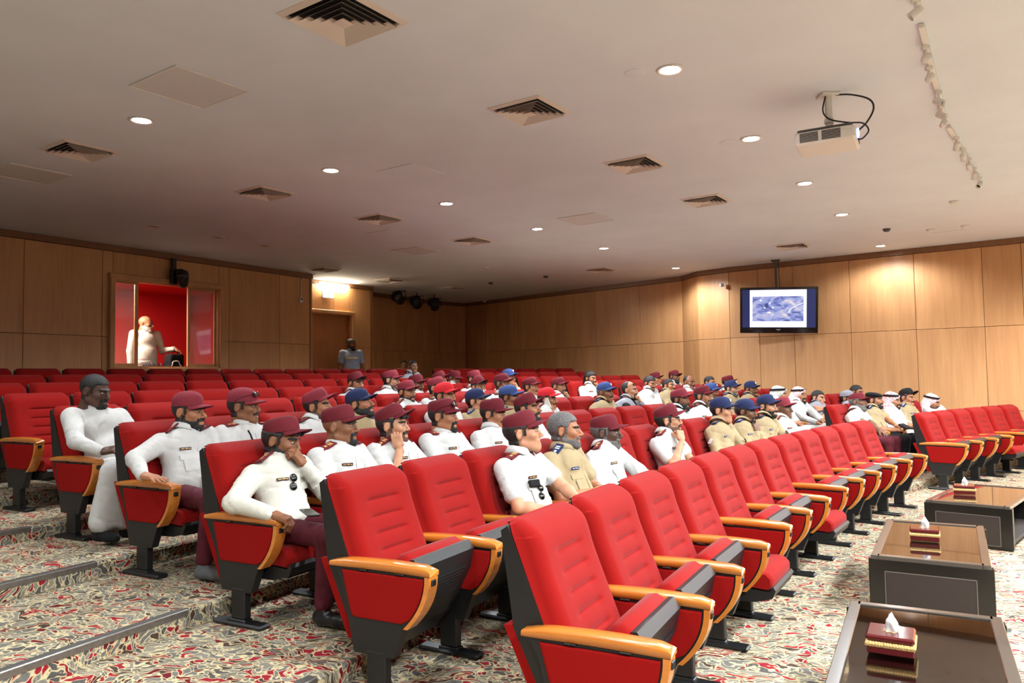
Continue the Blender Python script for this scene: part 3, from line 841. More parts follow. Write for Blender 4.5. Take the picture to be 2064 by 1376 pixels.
    # --- eyes and brows
    for s in (-1, 1):
        eb = MB()
        for (c, r, mi) in (((s*.032, -.0835, .0005), .0125, 0), ((s*.032+.0015, -.0876, .0002), .0096, 1)):
            mb = []; n1, n2 = 6, 10
            vv = [(c[0]+r*math.sin(PI*i/n1)*math.cos(2*PI*j/n2), c[1]-r*math.cos(PI*i/n1), c[2]+r*math.sin(PI*i/n1)*math.sin(2*PI*j/n2)*(.44 if mi == 0 else .62)) for i in range(n1+1) for j in range(n2)]
            ff = [(i*n2+j, (i+1)*n2+j, (i+1)*n2+(j+1) % n2, i*n2+(j+1) % n2) for i in range(n1) for j in range(n2)]
            eb.add(xf(Hm, vv), ff, mi, True)
        eb.build('eye', [M_EYE, M_IRIS], rt)
    hairm = o.get('hairm', M_HAIR); beardm = o.get('beardm', hairm)
    def shell(name, wf, th, m, rough=0.0):
        r = region_shell(hV, hF, hN, wf, th, rough=rough, seed=seed)
        if r is not None: link(name, np_mesh(name, xf(Hm, r[0]), r[1], m), rt)
    shell('eyebrows', w_brow, .0022, hairm if hairm is not M_GREYHAIR else M_HAIR)
    hair = o.get('hair', 'short'); capk = o.get('cap')
    if hair in ('short', 'receding', 'curly', 'long', 'thick'):
        th = {'short': .006, 'receding': .004, 'curly': .020, 'long': .014, 'thick': .010}[hair]
        wf = w_hair(hair)
        if capk:
            th = min(th, .011)
            wf = (lambda g_: (lambda x, y, z: g_(x, y, z)*sstep(.052, .036, z)))(wf)
        shell('hair', wf, th, hairm, rough=.0 if hair in ('receding',) else .14)
    if hair == 'long' or o.get('tail'):
        f = Field(.008); f.ell((0, .085, -.045), (.066, .045, .075), k=.02); f.cap((0, .07, .05), (0, .10, -.08), .055, .04, k=.02)
        v, q = f.mesh(); link('hair', np_mesh('hair', xf(Hm, v), q, hairm), rt)
    if o.get('forelock'):
        f = Field(.006)
        for i in range(7): f.ell((-.045+.015*i, -.085-.008*math.cos(i*2), .055+.006*math.sin(i*3)), (.017, .016, .015), k=.006)
        v, q = f.mesh(); link('hair', np_mesh('hair', xf(Hm, v), q, hairm), rt)
    bd = o.get('beard')
    if bd == 'full': shell('beard', w_beard(True), .0055, beardm, .3)
    elif bd == 'big': shell('beard', w_beard(True), .016, beardm, .3)
    elif bd == 'short': shell('beard', w_beard(False), .003, beardm, .2)
    elif bd == 'stub': shell('beard', w_beard(False), .0006, M_STUB)
    elif bd == 'goatee': shell('beard', w_beard(False, True), .008, beardm, .2)
    if bd in ('moust', 'goatee', 'stub', 'short', 'full', 'big') and o.get('moust', True): shell('moustache', w_moust, .0045, beardm if bd != 'stub' else hairm, .2)
    # --- headgear
    if capk in ('patrol', 'ball'):
        ct = math.radians(-(o.get('ctilt', -7)-6)); cr = math.radians(o.get('croll', 0)); cs = 1.015
        Cm = Hm @ Matrix.Translation((0, .01, .055)) @ Euler((-ct, cr, 0)).to_matrix().to_4x4() @ Matrix.Translation((0, -.01, -.055+.012+o.get('clift', .0)*.6)) @ Matrix.Scale(cs, 4)
        crown, brim = cap_parts(capk); cm = o.get('capm', M_MAROON)
        c = MB().add([Cm @ Vector(p) for p in crown[0]], crown[1], 0, True).build('cap', cm, rt)
        MB().add([Cm @ Vector(p) for p in brim[0]], brim[1], 0, True).build('brim', o.get('brimm', cm), c)
        if o.get('badge'):
            b = MB(); n = 10
            b.add([Cm @ Vector((.020*math.cos(2*PI*i/n), -.1005+.002*0-(.0 if capk == 'patrol' else -.004), .070+.016*math.sin(2*PI*i/n))) for i in range(n)]+[Cm @ Vector((0, -.104, .070))], [(i, (i+1) % n, n) for i in range(n)])
            b.build('badge', M_SILVER, c)
    elif capk == 'beret':
        f = Field(.007); f.ell((-.008, .006, .070), (.098, .116, .040), k=.02, R=np.array(Euler((.12, .16, 0)).to_matrix())); f.ell((0, .012, .05), (.086, .106, .03), k=.02)
        v, q = f.mesh(); link('beret', np_mesh('beret', xf(Hm, v), q, o.get('capm', M_BLACK)), rt)
    elif capk == 'ghutra':
        f = Field(.008 if o.get('res') != 'far' else .010); b = o.get('bulk', 1.0)
        f.ell((0, .020, .030), (.089, .114, .099), k=.02)
        f.cap((0, -.085, .062), (0, .06, .095), .022, .03, k=.03)
        for s in (-1, 1):
            f.cap((s*.070, .028, -.01), (s*.105*b, .045, -.165), .034, .050, k=.03); f.cap((s*.105*b, .045, -.165), (s*.13*b, .0, -.25), .05, .045, k=.03)
            if o.get('drape'): f.cap((s*.085, .02, -.02), (s*.10, -.03, -.17), .024, .03, k=.02); f.cap((s*.10, -.03, -.17), (s*.075, -.09, -.30), .03, .03, k=.03)
        f.ell((0, .085, -.10), (.115*b, .062*b, .15), k=.03)
        f.ell((0, -.125, -.045), (.066, .115, .098), k=.014, sub=True); f.cap((0, -.10, -.10), (0, -.14, -.32), .062, .06, k=.02, sub=True)
        v, q = f.mesh(lambda x, y, z: .0025*np.sin(z*90+x*60+seed)*np.sin(y*70+seed)); g = link('headscarf', np_mesh('headscarf', xf(Hm, v), q, o.get('capm', M_WHITE)), rt)
        ag = MB()
        for zz in (.066, .081):
            rx, ry = (.0915, .116) if zz < .07 else (.086, .110)
            ag.tube([Hm @ Vector((rx*math.cos(w), .020+ry*math.sin(w), zz-.10*(.116*math.sin(w))*.35)) for w in [2*PI*i/28 for i in range(29)]], .0085, 6, cap=False)
        ag.build('head_cord', M_BLACK, g)
    if o.get('glasses'):
        g = MB()
        for s in (-1, 1):
            g.tube([Hm @ Vector((s*.033+.021*math.cos(w), -.104+.010*abs(s*.033+.021*math.cos(w))/.05, .000+.016*math.sin(w))) for w in [2*PI*i/16 for i in range(17)]], .0016, 5, cap=False)
            g.tube([Hm @ Vector((s*.054, -.094, .004)), Hm @ Vector((s*.078, -.04, .008)), Hm @ Vector((s*.082, .012, .010))], .0016, 5)
        g.tube([Hm @ Vector((-.012, -.106, .002)), Hm @ Vector((.012, -.106, .002))], .0016, 5)
        g.build('glasses', M_WIRE, rt)
    if o.get('topshades'):      # sunglasses pushed up on the cap or head
        zz = .088 if capk else .078; yy = -.098 if capk else -.070
        g = MB()
        for s in (-1, 1):
            g.lathe([(.001, -.002), (.021, -.002), (.022, 0), (.021, .002), (.001, .002)], 14, Hm @ Matrix.Translation((s*.028, yy, zz)) @ Euler((1.15, 0, s*.2)).to_matrix().to_4x4())
            g.tube([Hm @ Vector((s*.05, yy+.008, zz)), Hm @ Vector((s*.082, -.02, zz-.02)), Hm @ Vector((s*.088, .03, zz-.045))], .002, 5)
        g.tube([Hm @ Vector((-.01, yy-.002, zz)), Hm @ Vector((.01, yy-.002, zz))], .002, 5)
        g.build('sunglasses', M_GLASSB, rt)
    # --- shirt
    f = Field(res[0])
    f.ell(pel+np.array([0, -.005, .03]), (.165*fat, .125*fat, .13), k=.05)
    mid = pel*.55+chest*.45; f.ell(mid+np.array([0, -.012*fat, 0]), (.155*fat, .122*fat, .15), k=.05)
    f.ell(chest+np.array([0, -.004, .02]), (.182, .124, .168), k=.05)
    f.cap(S[-1]+np.array([.02, 0, 0]), S[1]-np.array([.02, 0, 0]), .058, k=.05)
    f.cap(neck-np.array([0, -.005, .045]), neck+np.array([0, 0, -.02]), .078, .060, k=.04)
    for s in (-1, 1):
        a = A[s]
        if slv == 'long':
            f.cap(a[0], a[1], .068*(.5+.5*fat), .057, k=.035); f.cap(a[1], a[2]-(a[2]-a[1])*.06, .057, .041, k=.025)
        else:
            f.cap(a[0], a[0]+(a[1]-a[0])*.66, .066, .064, k=.035)
    amp = .0060 if o.get('res') == 'near' else .003
    def folds(x, y, z):
        m = np.sin(x*9+seed)*np.sin(y*11-seed)*np.sin(z*10+2*seed)
        r = np.sin(z*26+x*15+4*np.sin(x*9+y*13+seed)); r2 = np.sin(z*15-x*24+y*22+3*np.sin(z*12+seed))
        return amp*(1.0*np.exp(-(r/.30)**2)*(m > -.2)-.9*np.exp(-(r2/.28)**2)*np.clip(m+.35, 0, 1)*1.5)
    v, q = f.mesh(folds)
    sh = link('robe' if robe else 'shirt', np_mesh('shirt', v, q, shirt_m), rt)
    bvh = BVHTree.FromPolygons([tuple(p) for p in v], [tuple(int(i) for i in t) for t in q])
    def stick(x, z, up=(0, 0, 1), frm='front'):
        if frm == 'front': h = bvh.ray_cast(Vector((x, -1.0, z)), Vector((0, 1, 0)))
        elif frm == 'top': h = bvh.ray_cast(Vector((x, z, 2.0)), Vector((0, 0, -1)))
        else: h = bvh.ray_cast(Vector((-1.0 if frm == 'right' else 1.0, x, z)), Vector((1 if frm == 'right' else -1, 0, 0)))
        if h[0] is None: return None
        n = h[1]; Zv = n.normalized(); u = Vector(up); Yv = (u-Zv*u.dot(Zv)).normalized(); Xv = Yv.cross(Zv)
        Mx = Matrix(((Xv.x, Yv.x, Zv.x, h[0].x), (Xv.y, Yv.y, Zv.y, h[0].y), (Xv.z, Yv.z, Zv.z, h[0].z), (0, 0, 0, 1)))
        return Mx
    def plate(name, Mx, sx, sy, th, m, parent=None, bars=(), barm=None, b=.002):
        if Mx is None: return None
        pm = MB().box((0, 0, 0), (sx, sy, th), b); pm.v = [tuple(Mx @ Vector(p)) for p in pm.v]
        ob = pm.build(name, m, parent or sh)
        if bars:
            bm_ = MB()
            for (bx_, by_, bw, bh) in bars:
                t = MB().box((bx_, by_, th/2), (bw, bh, .0016)); bm_.add([tuple(Mx @ Vector(p)) for p in t.v], t.f)
            bm_.build('braid' if name == 'epaulette' else 'lettering', barm, ob if (parent is None and False) else sh)
        return ob
    cx = chest[0]; cz = chest[2]
    # collar
    col = MB(); nseg = 22; av = []; up = Vector(nb-neck).normalized() if True else None
    nk = Vector(neck)+Vector((0, -.004, .040)); up = (Vector(nb)-Vector(neck)+Vector((0, 0, .05))).normalized()
    ax_x = Vector((1, 0, 0)); ax_x = (ax_x-up*ax_x.dot(up)).normalized(); ax_y = up.cross(ax_x)
    stand_c = robe or o.get('collar') == 'band'
    if o.get('collar') != 'none':
        for i in range(nseg):
            w = math.radians(-90+(14 if not stand_c else 6)+(360-(28 if not stand_c else 12))*i/(nseg-1))
            fr = max(0, -math.sin(w))
            dirv = ax_x*math.cos(w)+ax_y*math.sin(w)
            if stand_c: rows = ((.078, -.035), (.068, .022), (.064, .022), (.070, -.03))
            else: rows = ((.070, -.02), (.064, .024-.014*fr), (.070, .027-.014*fr), (.096+.022*fr, -.018-.034*fr**3), (.091+.022*fr, -.022-.034*fr**3))
            for rr, zz in rows: av.append(nk+dirv*rr+up*zz)
        nr = len(rows); ff = []
        for i in range(nseg-1):
            for j in range(nr-1): ff.append((i*nr+j, i*nr+j+1, (i+1)*nr+j+1, (i+1)*nr+j))
        col.add(av, ff, 0, True); col.build('collar', o.get('collarm', shirt_m), sh)
    if o.get('under'):
        pass
    ep = o.get('epm')
    if ep is not None:
        for s in (-1, 1):
            x = neck[0]+s*sw*.66; Mx = stick(x, neck[1]-.030, up=(s*1.0, 0, 0), frm='top')
            if Mx: plate('epaulette', Mx @ Matrix.Translation((0, -.004, .007)), .060, .122, .012, ep, None, [(0, -.03, .034, .010), (0, -.012, .034, .010), (0, .018, .018, .018)] if o.get('res') != 'far' else [(0, -.02, .034, .014), (0, .015, .02, .016)], o.get('epb', M_GOLD))
    if o.get('tagm') is not None:
        Mx = stick(cx-.078, cz+.045)
        if Mx: plate('name_tag', Mx @ Matrix.Translation((0, 0, .002)), .078, .019, .005, o['tagm'], None, [(-.02, 0, .02, .004), (.006, .001, .018, .005), (.026, -.001, .012, .004)], o.get('tagb', M_GOLD))
    if o.get('pocket'):
        for s in (-1, 1):
            Mx = stick(cx+s*.078, cz-.012)
            if Mx and Mx[1][2] < -.80: plate('pocket_flap', Mx @ Matrix.Translation((0, 0, .001)), .10, .040, .005, shirt_m)
            Mx = stick(cx+s*.078, cz-.065)
            if Mx and Mx[1][2] < -.80: plate('pocket', Mx, .095, .085, .004, shirt_m)
    if o.get('placket', not robe):
        pts = []
        for i in range(9):
            z = neck[2]-.055-i*.042; h = bvh.ray_cast(Vector((cx+(neck[0]-cx)*max(0, 1-i/4), -1.0, z)), Vector((0, 1, 0)))
            if h[0]: pts.append(h[0])
        if len(pts) > 2:
            pm = MB(); vv = []; ff = []
            for p in pts: vv += [(p.x-.014, p.y+.001, p.z), (p.x-.012, p.y-.0035, p.z), (p.x+.014, p.y-.0035, p.z), (p.x+.016, p.y+.001, p.z)]
            for i in range(len(pts)-1):
                for j in range(3): ff.append((i*4+j, i*4+j+1, i*4+j+5, i*4+j+4))
            pm.add(vv, ff, 0, False).build('button_placket', shirt_m, sh)
    if o.get('patch') is not None:
        for s, fr in ((-1, 'right'), (1, 'left')):
            a = A[s]; q_ = a[0]+(a[1]-a[0])*.35
            Mx = stick(q_[1], q_[2], frm=fr)
            if Mx: plate('sleeve_patch', Mx @ Matrix.Translation((0, 0, .001)), .05, .06, .004, o['patch'])
    if o.get('chestshades'):
        for (x_, z_) in o['chestshades']:
            Mx = stick(cx+x_, cz+z_)
            if Mx:
                g = MB()
                for s in (-1, 1): g.lathe([(.001, -.002), (.022, -.002), (.023, .001), (.018, .005), (.001, .006)], 14, Mx @ Matrix.Translation((s*.008, s*.026, .010)) @ Matrix.Scale(1.1, 4))
                g.tube([Mx @ Vector((0, .02, .012)), Mx @ Vector((.0, -.02, .012))], .0025, 5)
                g.build('sunglasses', M_GLASSB, sh)
    if o.get('radio'):
        Mx = stick(cx-.085, cz+.005)
        if Mx: plate('radio_microphone', Mx @ Matrix.Translation((0, 0, .016)), .075, .045, .03, M_BLACK, b=.006)
    if o.get('lanyard'):
        ln = MB()
        for s in (-1, 1):
            pts = []
            for i in range(8):
                t = i/7; h = bvh.ray_cast(Vector((cx+s*(.07-.055*t), -1, neck[2]-.03-.20*t)), Vector((0, 1, 0)))
                if h[0]: pts.append(h[0]+Vector((0, -.004, 0)))
            if len(pts) > 2: ln.tube(pts, .006, 5)
        ln.build('lanyard', M_BLACK, sh)
    if o.get('vest') is not None:
        f = Field(res[0])
        f.ell(mid+np.array([0, -.004, 0]), (.165*fat, .135*fat, .16), k=.05); f.ell(chest+np.array([0, -.004, .0]), (.165, .131, .17), k=.05)
        for s in (-1, 1): f.cap(neck+np.array([s*.10, .0, -.02]), chest+np.array([s*.10, -.06, .05]), .058, .07, k=.03)
        f.cap(neck+np.array([0, -.12, .05]), chest+np.array([0, -.16, .02]), .072, .045, k=.015, sub=True)
        f.cap(neck+np.array([0, 0, .06]), neck+np.array([0, 0, -.02]), .085, .085, k=.015, sub=True)
        vv, qq = f.mesh(folds); ve = link('vest', np_mesh('vest', vv, qq, o['vest']), rt)
        for s in (-1, 1):
            Mx = None
            hb = BVHTree.FromPolygons([tuple(p) for p in vv], [tuple(int(i) for i in t) for t in qq]).ray_cast(Vector((cx+s*.09, -1, cz+.02)), Vector((0, 1, 0)))
            if hb[0]: MB().box(hb[0], (.085, .012, .02), .003).build('strap', M_GREY, ve)
    if o.get('stripe'):
        for z_, w_ in ((cz+.02, .26),):
            pts = []
            for i in range(11):
                h = bvh.ray_cast(Vector((cx-w_/2+w_*i/10, -1, z_)), Vector((0, 1, 0)))
                if h[0]: pts.append(h[0])
            vv = []; ff = []
            for p in pts: vv += [(p.x, p.y-.003, p.z-.022), (p.x, p.y-.003, p.z+.022)]
            for i in range(len(pts)-1): ff.append((2*i, 2*i+2, 2*i+3, 2*i+1))
            if ff: MB().add(vv, ff, 0).build('reflective_stripe', M_REFL, sh)
    # --- legs
    tm = o.get('trous', M_TROUS) if not robe else shirt_m
    f = Field(res[3])
    f.ell(pel+np.array([0, -.01, -.02]), (.160*fat, .12*fat, .10), k=.05)
    for s, hip, kn, an in legs:
        bt = an+(kn-an)*.10
        f.cap(hip, kn, .082*(.5+.5*fat), .060, k=.04); f.cap(kn, bt, .060, .052, k=.03)
    if robe:
        (s1, h1, k1, a1), (s2, h2, k2, a2) = legs
        f.cap((h1+h2)/2, (k1+k2)/2, .09, .075, k=.08); f.cap((k1+k2)/2, (a1+a2)/2+np.array([0, 0, .08]), .075, .07, k=.08)
        for kk, aa in ((k1, a1), (k2, a2)): f.cap(kk, aa+np.array([0, 0, .06]), .068, .075, k=.06)
    v, q = f.mesh(lambda x, y, z: .8*folds(x, y, z))
    link('robe_skirt' if robe else 'trousers', np_mesh('trousers', v, q, tm), rt)
    for s, hip, kn, an in legs:
        f = Field(.010); fd = np.array(o.get('toe', (0, -1, 0)), float); base = an+np.array([0, 0, -.045])
        f.cap(base+fd*-.03, base+fd*.10, .040, .036, k=.02); f.cap(base+fd*.10, base+fd*.185, .036, .030, k=.02); f.cap(an, base, .038, .042, k=.02)
        f.bx(base+fd*.05+np.array([0, 0, -.075]), (.2, .25, .034), .004, k=.004, sub=True)
        v, q = f.mesh(); link('shoe', np_mesh('shoe', v, q, o.get('shoem', M_SHOE)), rt)
    return rt, Hm, A
# ------------------------------------------------------------------ auditorium chair (origin on floor below the arm tips; -Y is forwards)
BW = .545                                                # back width
def back_line(z): return .648-(.985-z)*.394              # front of the shell, from side view
def back_cushion_mesh():
    nx, nz = 28, 104; v = []; f = []
    z0, z1 = .40, .985; grooves = (.845, .765, .688, .610, .53)
    def depth(u, t):
        z = z0+(z1-z0)*t; ax = abs(u)
        d = .085
        e = max(0, (ax-.80)/.20); d -= .045*e**2.2                      # rounded sides
        et = max(0, (t-.88)/.12); d -= .055*et**2.4                     # rounded top
        d += .010*math.exp(-((t-.86)/.12)**2)                            # head roll
        c = 1/(1+math.exp((ax-.50)*14)); d -= .005*c*(1/(1+math.exp((z-.875)*40)))    # sunk middle
        c2 = 1/(1+math.exp((ax-.44)*40))
        for g in grooves: d -= c2*(.011*math.exp(-((z-g)/.0048)**2)+.006*math.exp(-((z-g)/.020)**2))
        return d
    for j in range(nz+1):
        t = j/nz; z = z0+(z1-z0)*t
        wd = BW/2*(1-.05*max(0, (t-.9)/.1)**2)
        for i in range(nx+1):
            u = -1+2*i/nx; d = depth(u, t)
            v.append((u*wd, back_line(z)-d, z-.01*max(0, (abs(u)-.86)/.14)**2*(t > .9)))
    W1_ = nx+1
    for j in range(nz):
        for i in range(nx):
            a = j*W1_+i; f.append((a, a+1, a+W1_+1, a+W1_))
    rim = [i for i in range(W1_)]+[j*W1_+nx for j in range(1, nz+1)]+[nz*W1_+i for i in range(nx-1, -1, -1)]+[j*W1_ for j in range(nz-1, 0, -1)]
    n0 = len(v)
    for r in rim:
        x, y, z = v[r]; v.append((x, back_line(z)+.004, z))
    k = len(rim)
    for i in range(k): f.append((rim[(i+1) % k], rim[i], n0+i, n0+(i+1) % k))
    f.append(tuple(range(n0, n0+k)))
    m = MB().add(v, f, 0, True); return m.mesh('back_cushion', M_RED)
def shell_mesh():
    b = MB()
    prof = [(back_line(.985)+.0, .965), (back_line(.985)+.030, .945), (.628, .578), (.470, .25), (.445, .25), (back_line(.40), .40)]
    b.prism(prof, -BW/2-.006, BW/2+.006); return b.mesh('back_shell', M_BLK)
def lower_back_mesh():
    b = MB(); prof = [(.634, .590), (.672, .585), (.506, .228), (.440, .228), (.452, .25), (.470, .255), (.628, .578)]
    b.prism(prof, -BW/2-.004, BW/2+.004); return b.mesh('rear_panel', M_REDP)
def seat_profile():
    # deployed, local to the pivot: (y, z), cushion on top of pan
    cush = [(.10, .015), (.11, .075), (.06, .088), (-.10, .082), (-.24, .092), (-.33, .100), (-.375, .090), (-.400, .060), (-.400, .020), (-.380, -.010), (-.30, -.005), (0, 0)]
    pan = [(.12, .015), (0, 0), (-.30, -.005), (-.380, -.010), (-.402, .018), (-.415, .0), (-.395, -.045), (-.30, -.075), (-.05, -.085), (.08, -.06), (.125, -.03)]
    return [(a+.085, b) for a, b in cush], [(a+.085, b) for a, b in pan]
def rot2(p, a): c, s = math.cos(a), math.sin(a); return (p[0]*c-p[1]*s, p[0]*s+p[1]*c)
SW = .49
def seat_meshes(ang, tag_):
    cush, pan = seat_profile(); piv = (.312, .332)
    T = lambda q: [(piv[0]+a, piv[1]+b) for a, b in [rot2(p, ang) for p in q]]
    b = MB(); pc = T(cush); cy = sum(p[0] for p in pc)/len(pc); cz = sum(p[1] for p in pc)/len(pc)
    xs = [(-SW/2, .80), (-SW/2+.012, .93), (-SW/2+.035, 1.0), (0, 1.01), (SW/2-.035, 1.0), (SW/2-.012, .93), (SW/2, .80)]
    v = []; f = []; n = len(pc)
    for x, k in xs:
        for (y, z) in pc: v.append((x, cy+(y-cy)*(1-(1-k)*.35), cz+(z-cz)*k))
    for i in range(len(xs)-1):
        for j in range(n): f.append((i*n+j, i*n+(j+1) % n, (i+1)*n+(j+1) % n, (i+1)*n+j))
    b.add(v, f, 0, True); b.add(v[:n], [tuple(range(n))[::-1]]); b.add(v[-n:], [tuple(range(n))])
    cm = b.mesh('seat_cushion', M_RED)
    p = MB().prism(T(pan), -SW/2, SW/2)
    for i in range(7):                                  # vent slots on the underside
        q0 = rot2((-.235+.022*i, -.0745-.0008*i), ang)
        p.box((0, piv[0]+q0[0], piv[1]+q0[1]), (SW*.72, .006, .008), 0)
    pm = p.mesh('seat_pan', M_BLK)
    return cm, pm
SEAT_UP = seat_meshes(-math.radians(60), 'up'); SEAT_DN = seat_meshes(0, 'down')
AW = .074
def arm_meshes():
    out = {}
    b = MB(); n = 12; v = []; f = []                    # wooden arm, rounded and slightly arched
    sec = [(-.5, .0), (-.5, .66), (-.46, .90), (-.36, 1.0), (.36, 1.0), (.46, .90), (.5, .66), (.5, .0)]
    for i in range(n+1):
        t = i/n; y = -.002+.572*t; zb = .574; th = .036*(1-.45*max(0, (t-.75)/.25)**2)*(1-.25*max(0, (.05-t)/.05))+.004*math.sin(PI*min(1, t*1.4))
        zt = .004*math.sin(PI*t)
        for sx, sz in sec: v.append((sx*AW*(1-.10*(t > .95)), y+(.010 if i == 0 and sz > .8 else 0), zb+zt+th*sz))
    k = len(sec)
    for i in range(n):
        for j in range(k): f.append((i*k+j, i*k+(j+1) % k, (i+1)*k+(j+1) % k, (i+1)*k+j))
    b.add(v, f, 0, True); b.add(v[:k], [tuple(range(k))[::-1]]); b.add(v[n*k:], [tuple(range(k))])
    out['armrest'] = b.mesh('armrest', M_ARM)
    b = MB(); v = []; f = []; cur = []                  # bent wooden front strip
    for i in range(13):
        t = i/12; z = .572-.240*t; y = .003+.118*t**2.2; cur.append((y, z))
    for y, z in cur:
        th = .024
        for sx, dy in ((-.5, 0), (.5, 0), (.5, th), (-.5, th)): v.append((sx*AW*.96, y+dy, z))
    for i in range(12):
        for j in range(4): f.append((i*4+j, i*4+(j+1) % 4, (i+1)*4+(j+1) % 4, (i+1)*4+j))
    f.append((3, 2, 1, 0)); f.append((48, 49, 50, 51))
    out['front_strip'] = b.add([(p[0], p[1], p[2]) for p in v], [q[::-1] for q in f]).mesh('front_strip', M_ARM)
    # black core of the stand
    core = [(.545, .572), (.030, .572)]+[(y+.022, z) for y, z in cur[1:]]+[(.150, .325), (.205, .19), (.43, .19), (.455, .30), (.500, .50)]
    out['side_frame'] = MB().prism(core[::-1], -AW/2+.012, AW/2-.012).mesh('side_frame', M_BLK)
    pan = [(.495, .560), (.036, .560)]+[(y+.034, z) for y, z in cur[2:11]]+[(.156, .352), (.425, .352), (.440, .362)]
    b = MB()
    for s in (-1, 1):
        x0 = s*(AW/2-.016); x1 = s*(AW/2-.001)
        yc = sum(p[0] for p in pan)/len(pan); zc = sum(p[1] for p in pan)/len(pan)
        ins = [(yc+(y-yc)*.965, zc+(z-zc)*.95) for y, z in pan]
        n = len(pan); v = [(x0, y, z) for y, z in pan]+[(x1-s*.004, y, z) for y, z in pan]+[(x1, y, z) for y, z in ins]
        f = []
        for r in range(2):
            for j in range(n):
                q = (r*n+j, r*n+(j+1) % n, (r+1)*n+(j+1) % n, (r+1)*n+j); f.append(q if s > 0 else q[::-1])
        q = tuple(2*n+j for j in range(n)); f.append(q if s > 0 else q[::-1])
        b.add(v, [g[::-1] for g in f])
    out['side_panel'] = b.mesh('side_panel', M_REDP)
    b = MB().box((0, .305, .125), (.052, .105, .17), .006); b.box((0, .305, .03), (.060, .12, .02), .005); out['leg'] = b.mesh('leg', M_BLK)
    b = MB().box((0, .305, .014), (.085, .37, .024), .009); out['base_plate'] = b.mesh('base_plate', M_BLK)
    b = MB()
    for y in (.16, .37): b.box((0, y, .571), (AW+.004, .045, .007), .002)
    out['hinge'] = b.mesh('hinge', M_BLK)
    out['latch'] = MB().box((0, .0035, .545), (.034, .012, .028), .003).mesh('latch', M_BLK)
    return out
CH = dict(back=back_cushion_mesh(), shell=shell_mesh(), lower=lower_back_mesh()); ARM = arm_meshes()
def arm_set(parent, x, flip=False):
    for nm, me in ARM.items():
        o = link(nm, me, parent); o.location.x = x
ORD = ['first', 'second', 'third', 'fourth', 'fifth', 'sixth', 'seventh', 'eighth', 'ninth', 'tenth', 'eleventh', 'twelfth', 'thirteenth', 'fourteenth', 'fifteenth', 'sixteenth']
ROWN = ['front', 'second', 'third', 'fourth', 'fifth', 'sixth', 'seventh', 'eighth', 'back']
OCC = set()                     # (row, chair number, section) with somebody on it
def chair(n, idx, num, sec, last, down):
    p = seat_pos(n, idx); rz = seat_rot(n, idx)
    st = 'occupied' if (n, num, sec) in OCC else ('empty' if down else 'empty folded')
    where = '%s from the left aisle' % ORD[num] if sec == 'A' else '%s beyond the far aisle' % ORD[num]
    c = empty('auditorium_chair', p, rz, '%s red auditorium chair, %s in the %s row' % (st, where, ROWN[n-1]), 'chair', 'red chairs of the %s row' % ROWN[n-1])
    link('back_cushion', CH['back'], c); link('back_shell', CH['shell'], c); link('rear_panel', CH['lower'], c)
    cm, pm = SEAT_DN if down else SEAT_UP
    link('seat_cushion', cm, c); link('seat_pan', pm, c)
    arm_set(c, -PITCHW/2)
    if last: arm_set(c, PITCHW/2)
    return c
DOWN = {(1, 3, 'A'), (1, 6, 'A'), (1, 3, 'B'), (6, 0, 'A')}
def inside_right(p, m=.35):
    for a, b in zip(SIDE, SIDE[1:]):
        u = Vector((b[0]-a[0], b[1]-a[1])); L_ = u.length; u /= L_
        d = Vector((p.x-a[0], p.y-a[1])); t = d.dot(u)
        if -.5 <= t <= L_+.5 and (d.x*u.y-d.y*u.x) < m: return False
    return True
def build_chairs():
    for n in range(1, 10):
        st = START(n); NA = 12 if n < 9 else 14
        for i in range(NA):
            dn = (n, i, 'A') in DOWN or (n, i, 'A') in OCC
            chair(n, st+i+.5, i, 'A', i == NA-1, dn)
        sb = st+14.75; i = 0; L_ = []
        while i < 12:
            e = seat_pos(n, sb+i+1, .5)
            e2 = seat_pos(n, sb+i+1, 0)
            if not (inside_right(e, .08) and inside_right(e2, .08)): break
            L_.append(i); i += 1
        for i in L_:
            dn = (n, i, 'B') in DOWN or (n, i, 'B') in OCC
            chair(n, sb+i+.5, i, 'B', i == L_[-1], dn)
# ------------------------------------------------------------------ things on the ceiling
HALL = math.atan2(.82, .572)                             # direction of the rows of lights
UH = Vector((math.cos(HALL), math.sin(HALL), 0)); VH = Vector((-UH.y, UH.x, 0))
M_LAMP = mat('lamp_glow', (255, 255, 255), emit=(255, 250, 240), estr=45.0)
M_LAMPOFF = mat('lamp_off', (150, 140, 132), rough=.3)
def downlight(p, lit, label, power=1.0):
    d = empty('downlight', (p.x, p.y, ZC), 0, label, 'downlight', 'ceiling downlights')
    b = MB().lathe([(.072, -.001), (.098, -.001), (.100, -.006), (.092, -.011), (.076, -.008), (.070, -.003)], 28); b.build('trim_ring', M_PLAST, d)
    b = MB().lathe([(.0005, -.0045), (.070, -.0045), (.070, -.002), (.0005, -.002)], 24); b.build('lens', M_LAMP if lit else M_LAMPOFF, d)
    if lit:
        L_ = bpy.data.lights.new('downlight_lamp', 'SPOT'); L_.energy = SPOT_W*power; L_.spot_size = math.radians(160); L_.spot_blend = .5; L_.shadow_soft_size = .07
        L_.color = LAMP_C
        lo = bpy.data.objects.new('bulb', L_); COL.objects.link(lo); lo.parent = d; lo.location = (0, 0, -.03)
